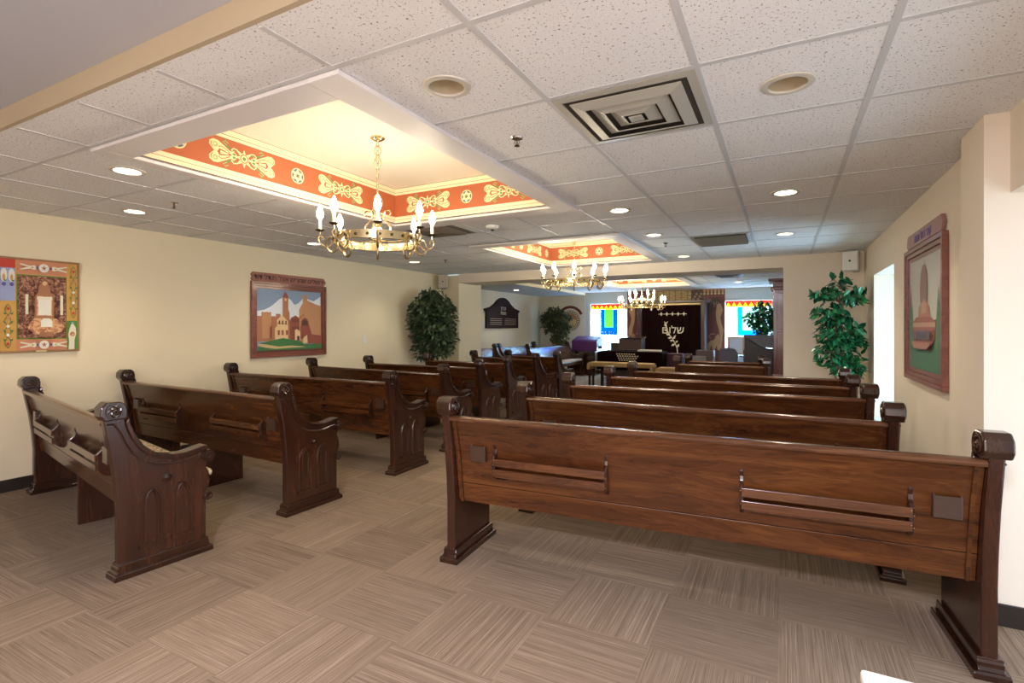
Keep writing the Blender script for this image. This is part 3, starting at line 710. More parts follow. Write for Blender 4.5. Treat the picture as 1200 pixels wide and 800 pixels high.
# ================================================================== PLANTS
def ficus(x, y, label, blobs, ztop, nleaf, lm, size, clip=(-9, 9), group='potted ficus trees', seed=1, potz=.34, stems=4):
    rnd = random.Random(seed)
    t = thing('potted_ficus', label, 'potted plant', (x, y, 0), 0, group)
    p = obj('pot', MB().lathe([(0, .0), (.13, 0), (.17, potz*.9), (.18, potz), (.155, potz), (.15, potz-.03), (0, potz-.03)], n=24), POT, t, smooth=True)
    obj('moss', MB().lathe([(0, potz-.028), (.148, potz-.028), (.12, potz-.008), (0, potz+.0)][::1], n=16), SOIL, p, smooth=True)
    tr = MB()
    for k in range(stems):
        a = k*2*PI/stems; tr.tube([(.05*math.cos(a+q*3)*(1-.3*q)+.03*math.sin(q*9+k), .05*math.sin(a+q*3)*(1-.3*q)+.03*math.cos(q*7+k), potz-.03+q*(ztop-potz-.12)) for q in [i/9 for i in range(10)]], [.017-.001*i for i in range(10)], 7)
    tot = sum(b[3]**3 for b in blobs)
    L = MB(); L.keep = 1
    for bx, by, bz, br, bs in blobs:
        n = int(nleaf*br**3/tot)
        # twigs
        for _ in range(7):
            v = Vector((rnd.gauss(0, 1), rnd.gauss(0, 1), rnd.gauss(0, .7))).normalized()*br*.85; c = Vector((bx, by, bz))
            tr.tube([(bx*.1, by*.1, max(potz+.1, bz-br*.6)), (bx*.5+v.x*.3, by*.5+v.y*.3, bz-br*.1+v.z*.3), tuple(c+Vector((v.x, v.y, v.z*bs)))], [.006, .004, .0015], 5)
        for _ in range(n):
            v = Vector((rnd.gauss(0, 1), rnd.gauss(0, 1), rnd.gauss(0, 1))).normalized(); rad = br*(rnd.random()**.38)
            c = Vector((bx+v.x*rad, by+v.y*rad, bz+v.z*rad*bs))
            if not clip[0] < c.x < clip[1]: continue
            out = Vector((v.x, v.y, 0)); out = (out+Vector((rnd.gauss(0, .5), rnd.gauss(0, .5), -.55+rnd.gauss(0, .45)))).normalized()
            side = out.cross(Vector((rnd.gauss(0, .5), rnd.gauss(0, .5), 1))).normalized(); nn = side.cross(out)
            l = size*(.7+.6*rnd.random()); ww = l*.24
            P = [c-out*l*.5, c-out*l*.15+side*ww-nn*ww*.25, c+out*l*.2+side*ww*.8-nn*ww*.3, c+out*l*.5-nn*ww*.5, c+out*l*.2-side*ww*.8-nn*ww*.3, c-out*l*.15-side*ww-nn*ww*.25, c]
            L.cur = 0 if rnd.random() < .8 else 1
            L.add(P, [(0, 1, 6), (1, 2, 6), (2, 3, 6), (3, 4, 6), (4, 5, 6), (5, 0, 6)])
    obj('trunk', tr, BARK, t, smooth=True)
    lf = obj('foliage', L, lm, t); return t
ficus(-5.2, 6.98, 'bushy dark green potted ficus in the left corner before the opening', [(0, 0, 1.62, .40, .85), (-.22, -.05, 1.40, .28, 1), (.22, .0, 1.55, .28, 1), (.05, .05, 1.2, .40, .9), (.2, -.05, 1.05, .26, .9), (-.2, .05, 1.0, .26, .9), (0, 0, 1.86, .19, .9)], 1.95, 3600, [LEAF1, LEAF3], .085, clip=(-.34, 9), seed=3)
ficus(.60, 7.22, 'sparse glossy green potted ficus by the right stub wall', [(-.02, -.05, 1.88, .14, .8), (-.18, -.05, 1.74, .16, .5), (.14, -.05, 1.70, .18, .6), (-.12, 0, 1.50, .20, .7), (-.02, 0, 1.28, .26, .8), (.13, -.05, 1.22, .2, .9), (-.05, 0, 1.02, .24, .8), (.1, 0, .88, .22, .7)], 1.93, 900, [LEAF2, leafmat('bright_ficus_leaf', (.02, .16, .05), (.05, .30, .09), .2)], .105, clip=(-9, .24), seed=5)
ficus(-5.9, 13.9, 'olive potted ficus in the far left corner beside the round emblem', [(-.05, 0, 1.75, .26, .8), (-.34, 0, 1.68, .17, .9), (.36, 0, 1.62, .17, .9), (.1, 0, 1.55, .3, 1), (-.25, 0, 1.4, .24, 1.1), (.25, 0, 1.35, .26, 1), (.12, 0, 1.05, .28, 1)], 1.95, 1500, [LEAF3, LEAF1], .11, seed=8)
ficus(-.42, 12.9, 'green potted ficus in front of the far right window', [(0, 0, 1.72, .24, .9), (-.22, 0, 1.55, .2, 1), (.2, 0, 1.5, .24, 1), (0, 0, 1.35, .25, .9)], 1.8, 800, [LEAF2, LEAF1], .11, seed=9)

# ================================================================== WALL PICTURES
def frame_parts(parent, w_, h_, fw, m_, depth=.03, steps=2):
    for k in range(steps):
        a = k*fw/steps; b_ = (k+1)*fw/steps; d = depth*(1-.35*k)
        f = MB().box(a, w_-a, -d, 0, a, b_).box(a, w_-a, -d, 0, h_-b_, h_-a).box(a, b_, -d, 0, b_, h_-b_).box(w_-b_, w_-a, -d, 0, b_, h_-b_)
        obj('frame' if k == 0 else 'inner_frame', f, m_, parent, bevel=.003)
FR = wood('mahogany_frame', 0, (.13, .032, .022), (.20, .055, .035), (.26, .085, .055), .4)
P_ = lambda n, c: mat(n, c, .65)
# --- Jerusalem picture on the left wall
t = thing('framed_picture', 'framed picture of stone city towers on the left wall, carved title board above', 'picture', (XL+.002, 3.975, .975), PI/2)
W_, H_ = 1.13, .93; frame_parts(t, W_, H_, .085, FR, .035, 3)
SKY, MTN, ST1, ST2, ST3, ST4, GRS, PTH, CRM, DKW = [P_('picture_%d' % i, c) for i, c in enumerate([(.24, .32, .44), (.72, .76, .80), (.50, .25, .12), (.40, .17, .085), (.58, .31, .16), (.27, .075, .045), (.05, .17, .05), (.55, .40, .20), (.72, .52, .28), (.10, .04, .03)])]
r = Relief(); x0, x1, z0, z1 = .085, W_-.085, .085, H_-.085; w2, h2 = x1-x0, z1-z0
q = lambda P: [(x0+a*w2, z0+b*h2) for a, b in P]
mats = [SKY, MTN, ST1, ST2, ST3, ST4, GRS, PTH, CRM, DKW]
r.r(x0, x1, z0, z1, 0)
r.p(q([(0, .52), (0, .64), (.1, .66), (.2, .72), (.32, .84), (.42, .90), (.5, .84), (.56, .76), (.62, .79), (.72, .9), (.8, .86), (.88, .84), (1, .93), (1, .5)]), 1)
r.p(q([(0, .15), (0, .56), (.06, .56), (.06, .62), (.2, .62), (.2, .56), (.27, .56), (.27, .6), (.34, .6), (.34, .56), (.48, .56), (.48, .15)]), 3)
r.p(q([(.07, .2), (.07, .63), (.09, .63), (.09, .6), (.12, .6), (.12, .63), (.15, .63), (.15, .6), (.18, .6), (.18, .63), (.2, .63), (.2, .2)]), 2)
r.p(q([(.37, .5), (.37, .88), (.42, .97), (.46, .88), (.46, .67), (.48, .62), (.48, .3), (.37, .3)]), 3); r.p(q([(.365, .88), (.415, .98), (.465, .88)]), 5); r.p(q([(.40, .82), (.43, .82), (.43, .86), (.40, .86)]), 8)
r.p(q([(.48, .15), (.48, .48), (.5, .54), (.57, .58), (.62, .55), (.66, .5), (.66, .15)]), 5)
for a in (.52, .56, .60): r.p(q([(a, .46), (a+.02, .46), (a+.02, .52), (a, .52)]), 9, 9); r.p(q([(a, .34), (a+.02, .34), (a+.02, .39), (a, .39)]), 9, 9)
r.lay = 9
r.p(q([(.64, .1), (.63, .68), (.67, .76), (.69, .79), (.69, .94), (.765, .94), (.765, .85), (.9, .79), (1, .76), (1, .15)]), 2); r.p(q([(.63, .56), (.72, .62), (.72, .58), (.63, .5)]), 3)
r.p(q([(.65, .18), (.65, .40), (.80, .42), (.86, .18)]), 5); r.p(q([(.66, .40), (.66, .48), (.69, .53), (.73, .55), (.77, .52), (.79, .46), (.79, .40)]), 5); r.p(q([(.67, .41), (.78, .41), (.77, .48), (.73, .52), (.69, .5)]), 9)
r.p(q([(.25, .18), (.25, .36), (.28, .40), (.28, .5), (.36, .58), (.45, .48), (.45, .18)]), 8); r.p(q([(.27, .44), (.46, .41), (.46, .43), (.27, .46)]), 4)
for a in (.30, .35, .40): r.p(q([(a, .43), (a+.02, .43), (a+.02, .49), (a, .49)]), 9, 30)
for a in (.285, .345, .41): r.p(q([(a, .25), (a+.03, .25), (a+.03, .33), (a, .33)]), 5, 30)
r.lay = 30
r.p(q([(.17, .2), (.17, .38), (.2, .42), (.2, .2)]), 5); r.p(q([(.55, .16), (.55, .33), (.58, .35), (.64, .30), (.64, .16)]), 8); r.p(q([(.585, .16), (.585, .23), (.625, .23), (.625, .16)]), 9)
r.p(q([(.68, .1), (.70, .2), (.76, .27), (1, .23), (1, .08)]), 5); r.p(q([(.68, .1), (.69, .2), (.75, .25), (.76, .1)]), 8)
r.p(q([(0, 0), (0, .12), (.1, .14), (.22, .17), (.36, .2), (.5, .17), (.66, .13), (.7, .08), (1, .09), (1, 0)]), 6); r.p(q([(0, .12), (.12, .10), (.3, .06), (.5, .07), (.68, .05), (.74, .04), (.5, .035), (.25, .025), (.1, .05), (0, .08)]), 7)
obj('picture_panel', MB().box(x0-.01, x1+.01, -.008, 0, z0-.01, z1+.01), SKY, t); obj('painted_scene', r, mats, t, (0, -.0095, 0))
TB = mat('title_board', (.30, .11, .075), .5)
tb = MB().prism([(-.0, .955), (.03, .93), (W_-.04, .93), (W_+.005, .985), (W_-.04, 1.04), (.03, 1.04), (0, 1.01), (.02, .98)], -.022, 0, 'y')
tbo = obj('title_board', tb, TB, t, bevel=.003)
link('lettering', textmesh(HEB('ירושלים שמריש אצל מגדל דוד'), .088, .002), tbo, (W_/2, -.0225, .955)).data.materials.append(mat('dark_letters', (.05, .015, .012), .6))
# --- colourful painting far left
t = thing('framed_painting', 'colourful painting of an ark with candles, gold floral border, far left wall', 'painting', (XL+.002, 1.735, 1.135), PI/2); t.scale = (.862, 1, 1)
W_, H_ = .635, .79
frame_parts(t, W_, H_, .018, mat('thin_oak_frame', (.32, .17, .07), .45), .03, 1)
cols = [P_('painting_%d' % i, c) for i, c in enumerate([(.58, .33, .07), (.58, .24, .13), (.16, .05, .03), (.34, .15, .07), (.62, .36, .18), (.72, .72, .62), (.10, .17, .06), (.30, .36, .58), (.70, .66, .50), (.08, .22, .03), (.10, .09, .30), (.55, .05, .03)])]
MARB = cols[2]; _n = noise(MARB, objvec(MARB), 26, 4, .7, 1.5); lk(MARB, ramp(MARB, _n, [(.38, (.07, .018, .012)), (.5, (.20, .07, .04)), (.62, (.50, .27, .15))]), MARB.node_tree.nodes['Principled BSDF'].inputs['Base Color'])
MARC = cols[4]; _n = noise(MARC, objvec(MARC), 30, 3, .6, 1); lk(MARC, ramp(MARC, _n, [(.4, (.36, .13, .06)), (.55, (.66, .38, .18))]), MARC.node_tree.nodes['Principled BSDF'].inputs['Base Color'])
r = Relief(); e = .018
r.r(e, W_-e, e, H_-e, 0)
ix0, ix1, iz0, iz1 = .145, .52, .12, .645
r.r(.135, .53, H_-e-.115, H_-e, 1).r(.135, .53, e, e+.09, 1)
r.r(ix0-.008, ix1+.008, iz0-.008, iz1+.008, 9+0).r(ix0, ix1, iz0, iz1, 2)
r.r(e, .128, .43, H_-e, 7); r.p([(e, .70), (.128, .70), (.128, H_-e), (e, H_-e)], 11)
for cx in (.045, .10): r.p(circ(cx, .64, .024, 14, 0, .055), 5); r.p(circ(cx, .62, .011, 10, 0, .03), 0); r.p(circ(cx, .565, .016, 10), 10); r.p(circ(cx+.008, .595, .008, 8), 9)
r.r(.528, W_-e, e, .27, 9); r.p([(.54, e), (.545, .09), (.538, .15), (.548, .2), (.56, .235), (.572, .255), (.585, .235), (.60, .21), (.605, .16), (.59, .10), (.59, e)], 8); r.p(circ(.572, .152, .022, 12), 4); r.p(circ(.572, .25, .011, 10), 7)
def vine(cx, za, zb):
    zm = (za+zb)/2
    for s_ in (1, -1):
        pts = [(cx+s_*.022*math.sin((z-za)/(zb-za)*PI*4), z) for z in [za+(zb-za)*i/24 for i in range(25)]]; r.strip(pts, .005, 6)
    for k in range(5): r.p(circ(cx, za+(zb-za)*(k+.5)/5, .0125, 10), [11, 5, 8, 1, 11][k])
    for k in range(4): 
        for s_ in (1, -1): r.p([(cx+s_*.012, za+(zb-za)*(k+.9)/5), (cx+s_*.036, za+(zb-za)*(k+.9)/5+.018), (cx+s_*.03, za+(zb-za)*(k+.9)/5-.006)], 6)
vine(.072, .04, .40); vine(.575, .29, .75)
for zc_ in (H_-e-.058, e+.046):
    r.p(circ(.333, zc_, .040, 16, 0, .036), 5).p(star(.333, zc_, .026, 5, .4), 1).p(circ(.333, zc_, .006, 8), 10)
    for s_ in (1, -1):
        r.p([(.333+s_*x, zc_+z) for x, z in [(.045, 0), (.075, .02), (.105, .012), (.18, .028), (.185, .018), (.12, .002), (.185, -.016), (.18, -.026), (.105, -.012), (.075, -.02)]], 8).p(circ(.333+s_*.055, zc_, .010, 8), 10).p(circ(.333+s_*.09, zc_, .008, 8), 0)
def iq(P): return [(ix0+a*(ix1-ix0), iz0+b*(iz1-iz0)) for a, b in P]
r.p(iq([(.3, .3), (.3, .68), (.38, .74), (.38, .84), (.5, .92), (.62, .84), (.62, .74), (.70, .68), (.70, .3)]), 3).p(iq([(.34, .36), (.34, .68), (.66, .68), (.66, .36)]), 4).p(iq([(.37, .37), (.37, .64), (.64, .64), (.64, .37)]), 5).p(iq([(.35, .62), (.66, .62), (.66, .67), (.35, .67)]), 8)
r.p(iq([(.11, .38), (.11, .70), (.17, .70), (.17, .38)]), 8).p(iq([(.83, .38), (.83, .70), (.89, .70), (.89, .38)]), 8)
r.p(iq([(.14, .18), (.28, .32), (.74, .32), (.92, .2), (.86, .1), (.66, .06), (.3, .06)]), 4).p(iq([(.42, .18), (.42, .28), (.48, .32), (.6, .32), (.66, .28), (.66, .18)]), 5).p(iq([(.38, .02), (.4, .10), (.68, .10), (.7, .02)]), 3)
r.p(circ(ix0+.5*(ix1-ix0), iz0+.885*(iz1-iz0), .02, 14), 4)
obj('canvas', MB().box(e, W_-e, -.02, 0, e, H_-e), cols[0], t); obj('painted_scene', r, cols, t, (0, -.0205, 0))
obj('title_tag', MB().box(.28, .36, -.034, -.031, .003, .017), mat('brass_tag', (.75, .62, .3), .35, .4), t)
# --- right wall picture
t = thing('framed_picture', 'tall framed picture of a domed stone tomb among trees on the right wall', 'picture', (XR-.002, 5.18, .945), -PI/2)
W_, H_ = 1.13, 1.0; frame_parts(t, W_, H_, .095, FR, .035, 3)
r = Relief(); x0, x1, z0, z1 = .095, W_-.095, .095, H_-.095; w2, h2 = x1-x0, z1-z0
c2 = [P_('tomb_%d' % i, c) for i, c in enumerate([(.50, .50, .46), (.06, .17, .10), (.11, .20, .10), (.27, .17, .13), (.40, .20, .15), (.33, .12, .10), (.12, .12, .16), (.48, .30, .22)])]
r.r(x0, x1, z0, z1, 0); r.p(q([(0, 0), (0, .4), (1, .45), (1, 0)]), 1)
for cx, s_, mi in ((.04, .8, 1), (.1, .62, 2), (.9, .72, 2), (.97, .86, 1)): r.p(q([(cx-.09, .2), (cx-.07, s_*.6), (cx-.05, s_*.62), (cx-.02, s_*.85), (cx, s_), (cx+.02, s_*.8), (cx+.05, s_*.62), (cx+.08, s_*.5), (cx+.09, .2)]), mi)
r.p(q([(.3, .42), (.33, .55), (.40, .60), (.42, .66), (.58, .66), (.6, .58), (.66, .55), (.7, .42)]), 4)
r.p(q([(.38, .60), (.37, .74), (.40, .86), (.46, .93), (.52, .93), (.58, .86), (.61, .74), (.60, .60)]), 3); r.p(q([(.42, .5), (.42, .58), (.5, .63), (.58, .58), (.58, .5)]), 7)
r.p(q([(.15, .28), (.13, .42), (.25, .47), (.7, .47), (.85, .42), (.82, .28), (.66, .18), (.3, .18)]), 5); r.p(q([(.14, .38), (.14, .42), (.84, .42), (.84, .38)]), 7)
for k in range(9): a = .2+k*.066; r.p(q([(a, .27), (a, .35), (a+.045, .35), (a+.045, .27)]), 6, 40)
r.lay = 40; r.p(q([(.27, .19), (.2, .25), (.8, .25), (.7, .19)]), 4)
obj('picture_panel', MB().box(x0-.01, x1+.01, -.008, 0, z0-.01, z1+.01), c2[0], t); obj('painted_scene', r, c2, t, (0, -.0095, 0))
tbo = obj('title_board', MB().prism([(.04, 1.04), (.07, 1.012), (W_-.08, 1.012), (W_-.04, 1.06), (W_-.08, 1.118), (.07, 1.118)], -.022, 0, 'y'), mat('title_board_right', (.33, .17, .15), .5), t, bevel=.003)
link('lettering', textmesh(HEB('קבר רחל אמנו'), .085, .002), tbo, (W_/2, -.0225, 1.035)).data.materials.append(mat('violet_letters', (.16, .10, .36), .6))

# --- dark plaque in the far room
t = thing('wall_plaque', 'dark wooden arched memorial plaque on the far room side wall', 'plaque', (-6.678, 11.2, 1.325), PI/2)
o = [(0, 0), (1.77, 0), (1.77, .42), (1.86, .46), (1.83, .50), (1.55, .55), (1.35, .64), (1.2, .74), (1.05, .80), (.9, .82), (.72, .80), (.57, .74), (.42, .64), (.22, .55), (-.06, .50), (-.09, .46), (0, .42)]
obj('board', MB().prism(o, -.045, 0, 'y'), mat('plaque_wood', (.022, .011, .009), .7, spec=.12), t, bevel=.01)
pb = Relief(); 
for i, zz in enumerate((.10, .15, .20, .25)): pb.strip([(.18, zz), (.8, zz)], .016, 0).strip([(.95, zz), (1.6, zz)], .016, 0)
obj('name_lines', pb, mat('dull_gold_paint', (.26, .18, .09), .5), t, (0, -.046, 0))
for s_, zz, sz in (('זכרון', .48, .15), ('נשמת', .36, .13)): link('lettering', textmesh(HEB(s_), sz, .002), t, (.88, -.048, zz)).data.materials.append(mat('dull_gold', (.36, .26, .14), .45))
# --- round emblem
t = thing('round_emblem', 'round tan and cream emblem with dark ribbon on the far wall', 'emblem', (-5.66, 14.486, 1.55))
em = [P_('emblem_%d' % i, c) for i, c in enumerate([(.045, .03, .02), (.62, .52, .30), (.45, .19, .09), (.12, .02, .02), (.20, .17, .06), (.58, .40, .2)])]
obj('disc', MB().prism(circ(0, 0, .31, 40), -.02, 0, 'y'), em[0], t)
r = Relief(); r.p(circ(0, 0, .30, 40), 1)
for k in range(24): a = 2*PI*k/24; r.p(circ(.262*math.cos(a), .262*math.sin(a), .023, 8), 0, 2)
r.lay = 3; r.p(circ(0, 0, .225, 32), 0).p(circ(0, 0, .212, 32), 2); r.p([(-.2, -.04), (-.1, .02), (.02, 0), (.1, .05), (.2, .01), (.19, -.09), (.1, -.18), (-.1, -.18), (-.19, -.09)], 5); r.p([(-.14, .06), (-.05, .12), (.05, .09), (.12, .11), (.1, .05), (-.06, .04)], 4)
for k in range(4): r.p([(-.12+k*.06, -.16), (-.10+k*.06, -.02), (-.08+k*.06, -.16)], 4)
obj('painted_face', r, em, t, (0, -.0205, 0))
rb = MB(); arc = [(.34*math.cos(a)*1.02, .34*math.sin(a)+.03) for a in [PI*.93-i*PI*.80/12 for i in range(13)]]; arc2 = [(x*1.22, z*1.18+.01) for x, z in arc]
rb.prism(arc2+arc[::-1], -.03, -.0, 'y'); obj('ribbon', rb, em[3], t, bevel=.004)

# ================================================================== FAR ROOM: ark, mural, windows' banners
MUR = [P_('mural_%d' % i, c) for i, c in enumerate([(.16, .045, .035), (.42, .25, .12), (.09, .045, .035), (.30, .22, .10), (.50, .38, .17)])]
r = Relief(.001); r.r(-3.935, -1.355, .12, 2.36, 0)
for k in range(9): r.r(-3.4+k*.16, -3.4+k*.16+.14, 2.02, 2.34, 4, 2)
r.lay = 2
for i in range(6):
    for k in range(11): r.r(-3.38+k*.105+(.05 if i % 2 else 0), -3.30+k*.105+(.05 if i % 2 else 0), 2.03+i*.052, 2.07+i*.052, 3, 3)
r.lay = 4
r.r(-2.2, -1.9, 2.0, 2.36, 2); 
for k in range(7): r.p(circ(-2.14+.04*k, 2.1+.07*(k % 3), .03, 8), 3, 6)
r.lay = 6
for k in range(6): r.p([(-1.9+k*.09, 2.36), (-1.86+k*.09, 2.2), (-1.82+k*.09, 2.36)], 1, 7); r.p(circ(-1.86+k*.09, 2.24, .03, 8), 4, 8)
r.lay = 8
for sx, cx in ((1, -1.60), (-1, -3.68)):
    M2 = lambda P: [(cx+sx*a, b) for a, b in P]
    r.p(M2([(-.17, 1.7), (-.2, 1.95), (-.1, 2.1), (.05, 2.14), (.18, 2.0), (.1, 1.9), (.02, 1.98), (-.02, 1.8), (-.1, 1.72)]), 2)      # palm crown
    for k in range(5): r.strip(M2([(-.02, 1.95), (-.12+.05*k, 2.1-.02*k), (-.2+.09*k, 1.98-.05*k)]), .02, 3)
    r.p(M2([(.05, 1.95), (.14, 1.98), (.2, 1.8), (.13, 1.6), (.16, 1.45), (.21, 1.3), (.19, 1.1), (.16, .8), (.10, .8), (.12, 1.1), (.1, 1.3), (.04, 1.5), (.02, 1.7)]), 1)   # trunk
    r.p(M2([(-.22, .75), (-.2, .9), (-.1, 1.0), (-.02, 1.02), (.02, 1.12), (.08, 1.18), (.12, 1.1), (.1, .95), (.13, .75), (.07, .75), (.04, .88), (0, .75), (-.06, .75), (-.08, .9), (-.13, .75)]), 1)  # lion
    r.strip(M2([(-.1, 1.06), (-.16, 1.12), (-.08, 1.18), (0, 1.17)]), .02, 1)
mu = obj('wall_mural', r, MUR, None, (0, 14.495, 0)); tag(mu, 'maroon and tan mural of palms and animals around the ark', 'mural')
t = thing('torah_ark', 'tall ark cabinet with dark maroon curtain and silver embroidery', 'ark', (-2.64, 14.05, 0))
AW = mat('ark_frame_wood', (.045, .02, .022), .35)
f = MB().box(-.86, -.76, -.12, .40, 0, 1.99).box(.76, .86, -.12, .40, 0, 1.99); f.box(-.76, .76, .02, .40, 0, .14)
obj('side_posts', f, AW, t, bevel=.01)
obj('cornice', MB().prism([(-.92, 1.991), (-.92, 2.02), (-.96, 2.05), (.96, 2.05), (.92, 2.02), (.92, 1.991)], -.18, .40, 'y'), AW, t, bevel=.006)
obj('crown_finials', MB().lathe([(0, 2.051), (.04, 2.051), (.05, 2.08), (.03, 2.11), (.0, 2.13)], (-.8, -.05, 0), 10).lathe([(0, 2.051), (.04, 2.051), (.05, 2.08), (.03, 2.11), (.0, 2.13)], (.8, -.05, 0), 10), AW, t)
cv = MB(); cv.keep = 1; N = 60
ys = [-.06+.012*math.sin(k*.9) for k in range(N+1)]
for k in range(N):
    a, b_ = -.755+1.51*k/N, -.755+1.51*(k+1)/N; cv.quad((a, ys[k], .15), (b_, ys[k+1], .15), (b_, ys[k+1], 1.93), (a, ys[k], 1.93))
cu = obj('curtain', cv, VELVET, t, smooth=True)
obj('valance_rail', MB().box(-.75, .75, -.09, -.02, 1.93, 1.985), mat('gilt_carving', (.42, .33, .15), .4, .3), t, bevel=.01)
E_ = Relief(.002)
for k in range(5):
    cx = -.24+k*.145
    E_.p([(cx-.04, 1.70), (cx-.014, 1.72), (cx, 1.76), (cx+.014, 1.72), (cx+.04, 1.70), (cx+.014, 1.69), (cx+.008, 1.655), (cx-.008, 1.655), (cx-.014, 1.69)], 0, 1); E_.strip([(cx-.07, 1.70), (cx+.07, 1.70)], .012, 0, 2)
st = [(-.12, 1.48), (-.10, 1.36), (-.08, 1.26), (-.02, 1.14), (.06, 1.04), (.12, .92), (.17, .80), (.18, .66)]
E_.strip(st, .022, 0, 1); E_.strip([(-.16, 1.5), (-.12, 1.44), (-.07, 1.5)], .02, 0, 2); E_.strip([(.06, 1.04), (.10, 1.12), (.14, 1.14)], .016, 0, 2)
for bx, bz, dx, dz in ((-.08, 1.26, -.09, .03), (-.02, 1.14, -.1, .04), (.03, 1.08, -.10, -.02), (.08, 1.0, -.1, .0), (.12, .92, -.10, -.06), (.06, 1.04, .07, .08), (.12, .94, .07, .06), (.17, .82, .05, .10), (-.1, 1.36, -.06, .09)):
    nx, nz = -dz*.28, dx*.28; E_.p([(bx, bz), (bx+dx*.5+nx, bz+dz*.5+nz), (bx+dx, bz+dz), (bx+dx*.5-nx, bz+dz*.5-nz)], 0, 3)
obj('embroidered_branch', E_, SILVER, t, (0, -.078, 0))
link('lettering', textmesh(HEB('שלום'), .27, .003), t, (.06, -.08, 1.19)).data.materials.append(SILVER)
# banners in the far windows
def banner(x0, x1, z0, z1, y, label, b0, b1, mid, midm, outm, full):
    t = thing('window_banner', label, 'window hanging', (x0, y, 0), 0, 'cloth hangings in the far windows'); w_ = x1-x0
    zt = z1-.15; zb = z0+(z1-z0)*.36; zm = z0+(z1-z0)*.52 if full else zb+.14
    r = Relief(.003)
    for q in ((0, b0, zb, zt), (b1, w_, zb, zt), (0, w_, z0, zb)):
        if q[1]-q[0] > .001: r.r(*q, 0, 1)
    obj('sheer_panel', r, SHEER, t)
    r = Relief(.003); r.r(b0, mid[0], zb, zt, 0, 1).r(mid[0], mid[1], zb, zm, 0, 1)
    if mid[1] < b1-.001: r.r(mid[1], b1, zb, zt, 0, 1)
    obj('colour_border', r, outm, t); obj('colour_centre', Relief(.003).r(mid[0], mid[1], zm, zt, 0, 1), midm, t)
    v = Relief(.003); n = 8; za = z1-.035
    for k in range(n):
        a, c = k*w_/n, (k+1)*w_/n; m_ = (a+c)/2
        v.p([(a, zt), (c, zt), (m_, za)], 1, 1); v.p([(a, zt), (m_, za), (a, za)], 0, 1); v.p([(c, zt), (c, za), (m_, za)], 0, 1)
    v.r(0, w_, za, z1, 0, 1)
    obj('zigzag_valance', v, [CRED, CYEL], t)
banner(-5.02, -3.95, .63, 2.02, 14.49, 'white window hanging with blue and green blocks, left of the ark', .30, .80, (.425, .675), CGREEN, CBLUE, True)
banner(-1.34, -.26, .63, 2.03, 14.49, 'white window hanging with pale centre and blue border, right of the ark', .28, .94, (.40, .94), cloth('pale_green_cloth', (.06, .10, .075), .8), CSKY, False)

# reading table, benches and stands in front of the ark
t = thing('reading_table', 'wide reading table draped in dark maroon cloth with gold lettering', 'table', (-3.02, 11.6, 0))
b = MB().box(-.70, .70, -.3, .35, .55, .60); 
for sx in (-1, 1):
    for sy in (-.25, .30): b.box(sx*.64-.03, sx*.64+.03, sy-.03, sy+.03, 0, .55)
obj('frame', b, WDARK, t)
dr = MB(); dr.prism([(-.74, .40), (-.72, .79), (-.66, .815), (.66, .815), (.72, .79), (.74, .40)], -.36, .40, 'y'); d_ = obj('cloth_cover', dr, VELVET, t, bevel=.02, seg=3)
E_ = Relief(.002)
for i in range(4):
    for k in range(9-abs(i-1)): E_.r(-.26+k*.055+.02*i, -.225+k*.055+.02*i, .765-i*.045, .79-i*.045, 0, 1)
obj('gold_lettering', E_, SILVER, t, (-.02, -.361, -.02))
def stool(x, y, w_, label, d=.34, h=.60):
    t = thing('padded_bench', label, 'bench', (x, y, 0), 0, 'tan padded benches before the reading table')
    p = [(-w_/2, h-.16), (-w_/2, h-.05), (-w_/2+.04, h), (w_/2-.04, h), (w_/2, h-.05), (w_/2, h-.16), (w_/2-.06, h-.16), (w_/2-.08, h-.09), (-w_/2+.08, h-.09), (-w_/2+.06, h-.16)]
    obj('padded_top', MB().prism(p, -d/2, d/2, 'y'), TANC, t, bevel=.02, seg=3)
    for sx in (-1, 1):
        for sy in (-1, 1): obj('leg', MB().box(sx*(w_/2-.05)-.02, sx*(w_/2-.05)+.02, sy*(d/2-.05)-.02, sy*(d/2-.05)+.02, 0, h-.155), WDARK, t)
    return t
stool(-3.05, 10.75, 1.42, 'long tan padded bench in front of the draped reading table')
stool(-2.02, 10.5, .46, 'small tan padded stool right of the long tan bench', h=.55)
o = obj('draped_stand', MB().prism([(-.17, 0), (-.16, .78), (.16, .78), (.17, 0)], -.17, .17, 'y'), PURPLED, None, (-2.08, 11.6, 0), bevel=.02); tag(o, 'small plum-draped stand at the right end of the reading table', 'stand')
o = obj('white_book', MB().box(-.24, .24, -.12, .12, 0, .035), PAPER, None, (-2.62, 11.5, .8155), bevel=.004); tag(o, 'white open book lying on the reading table', 'book')
t = thing('lectern', 'dark brown stepped lectern standing behind the reading table', 'lectern', (-3.28, 12.5, 0))
obj('body', MB().box(-.28, .28, -.18, .18, 0, 1.08), mat('brown_lectern', (.06, .035, .028), .4), t, bevel=.01); obj('side_box', MB().box(-.48, -.2805, -.18, .15, 0, .97), mat('brown_lectern_side', (.045, .03, .026), .4), t, bevel=.01)
obj('sloping_top', MB().prism([(-.22, 1.085), (-.22, 1.10), (.2, 1.14), (.2, 1.085)], -.30, .30, 'x'), WDARK, t)
t = thing('candelabrum', 'thin metal candelabrum standing before the far left window', 'candelabrum', (-4.1, 13.3, 0))
b = MB().lathe([(0, 0), (.14, 0), (.12, .02), (.012, .05), (.010, 1.16), (.02, 1.2), (0, 1.22)], n=12); obj('stem', b, CHROME, t, smooth=True)
for k in range(1, 4):
    obj('branch', MB().tube([(.085*k*math.cos(a), 0, 1.22+.085*k*math.sin(a)-.02) for a in [-PI+PI*i/12 for i in range(13)]], .007, 6), CHROME, t)
cups = MB()
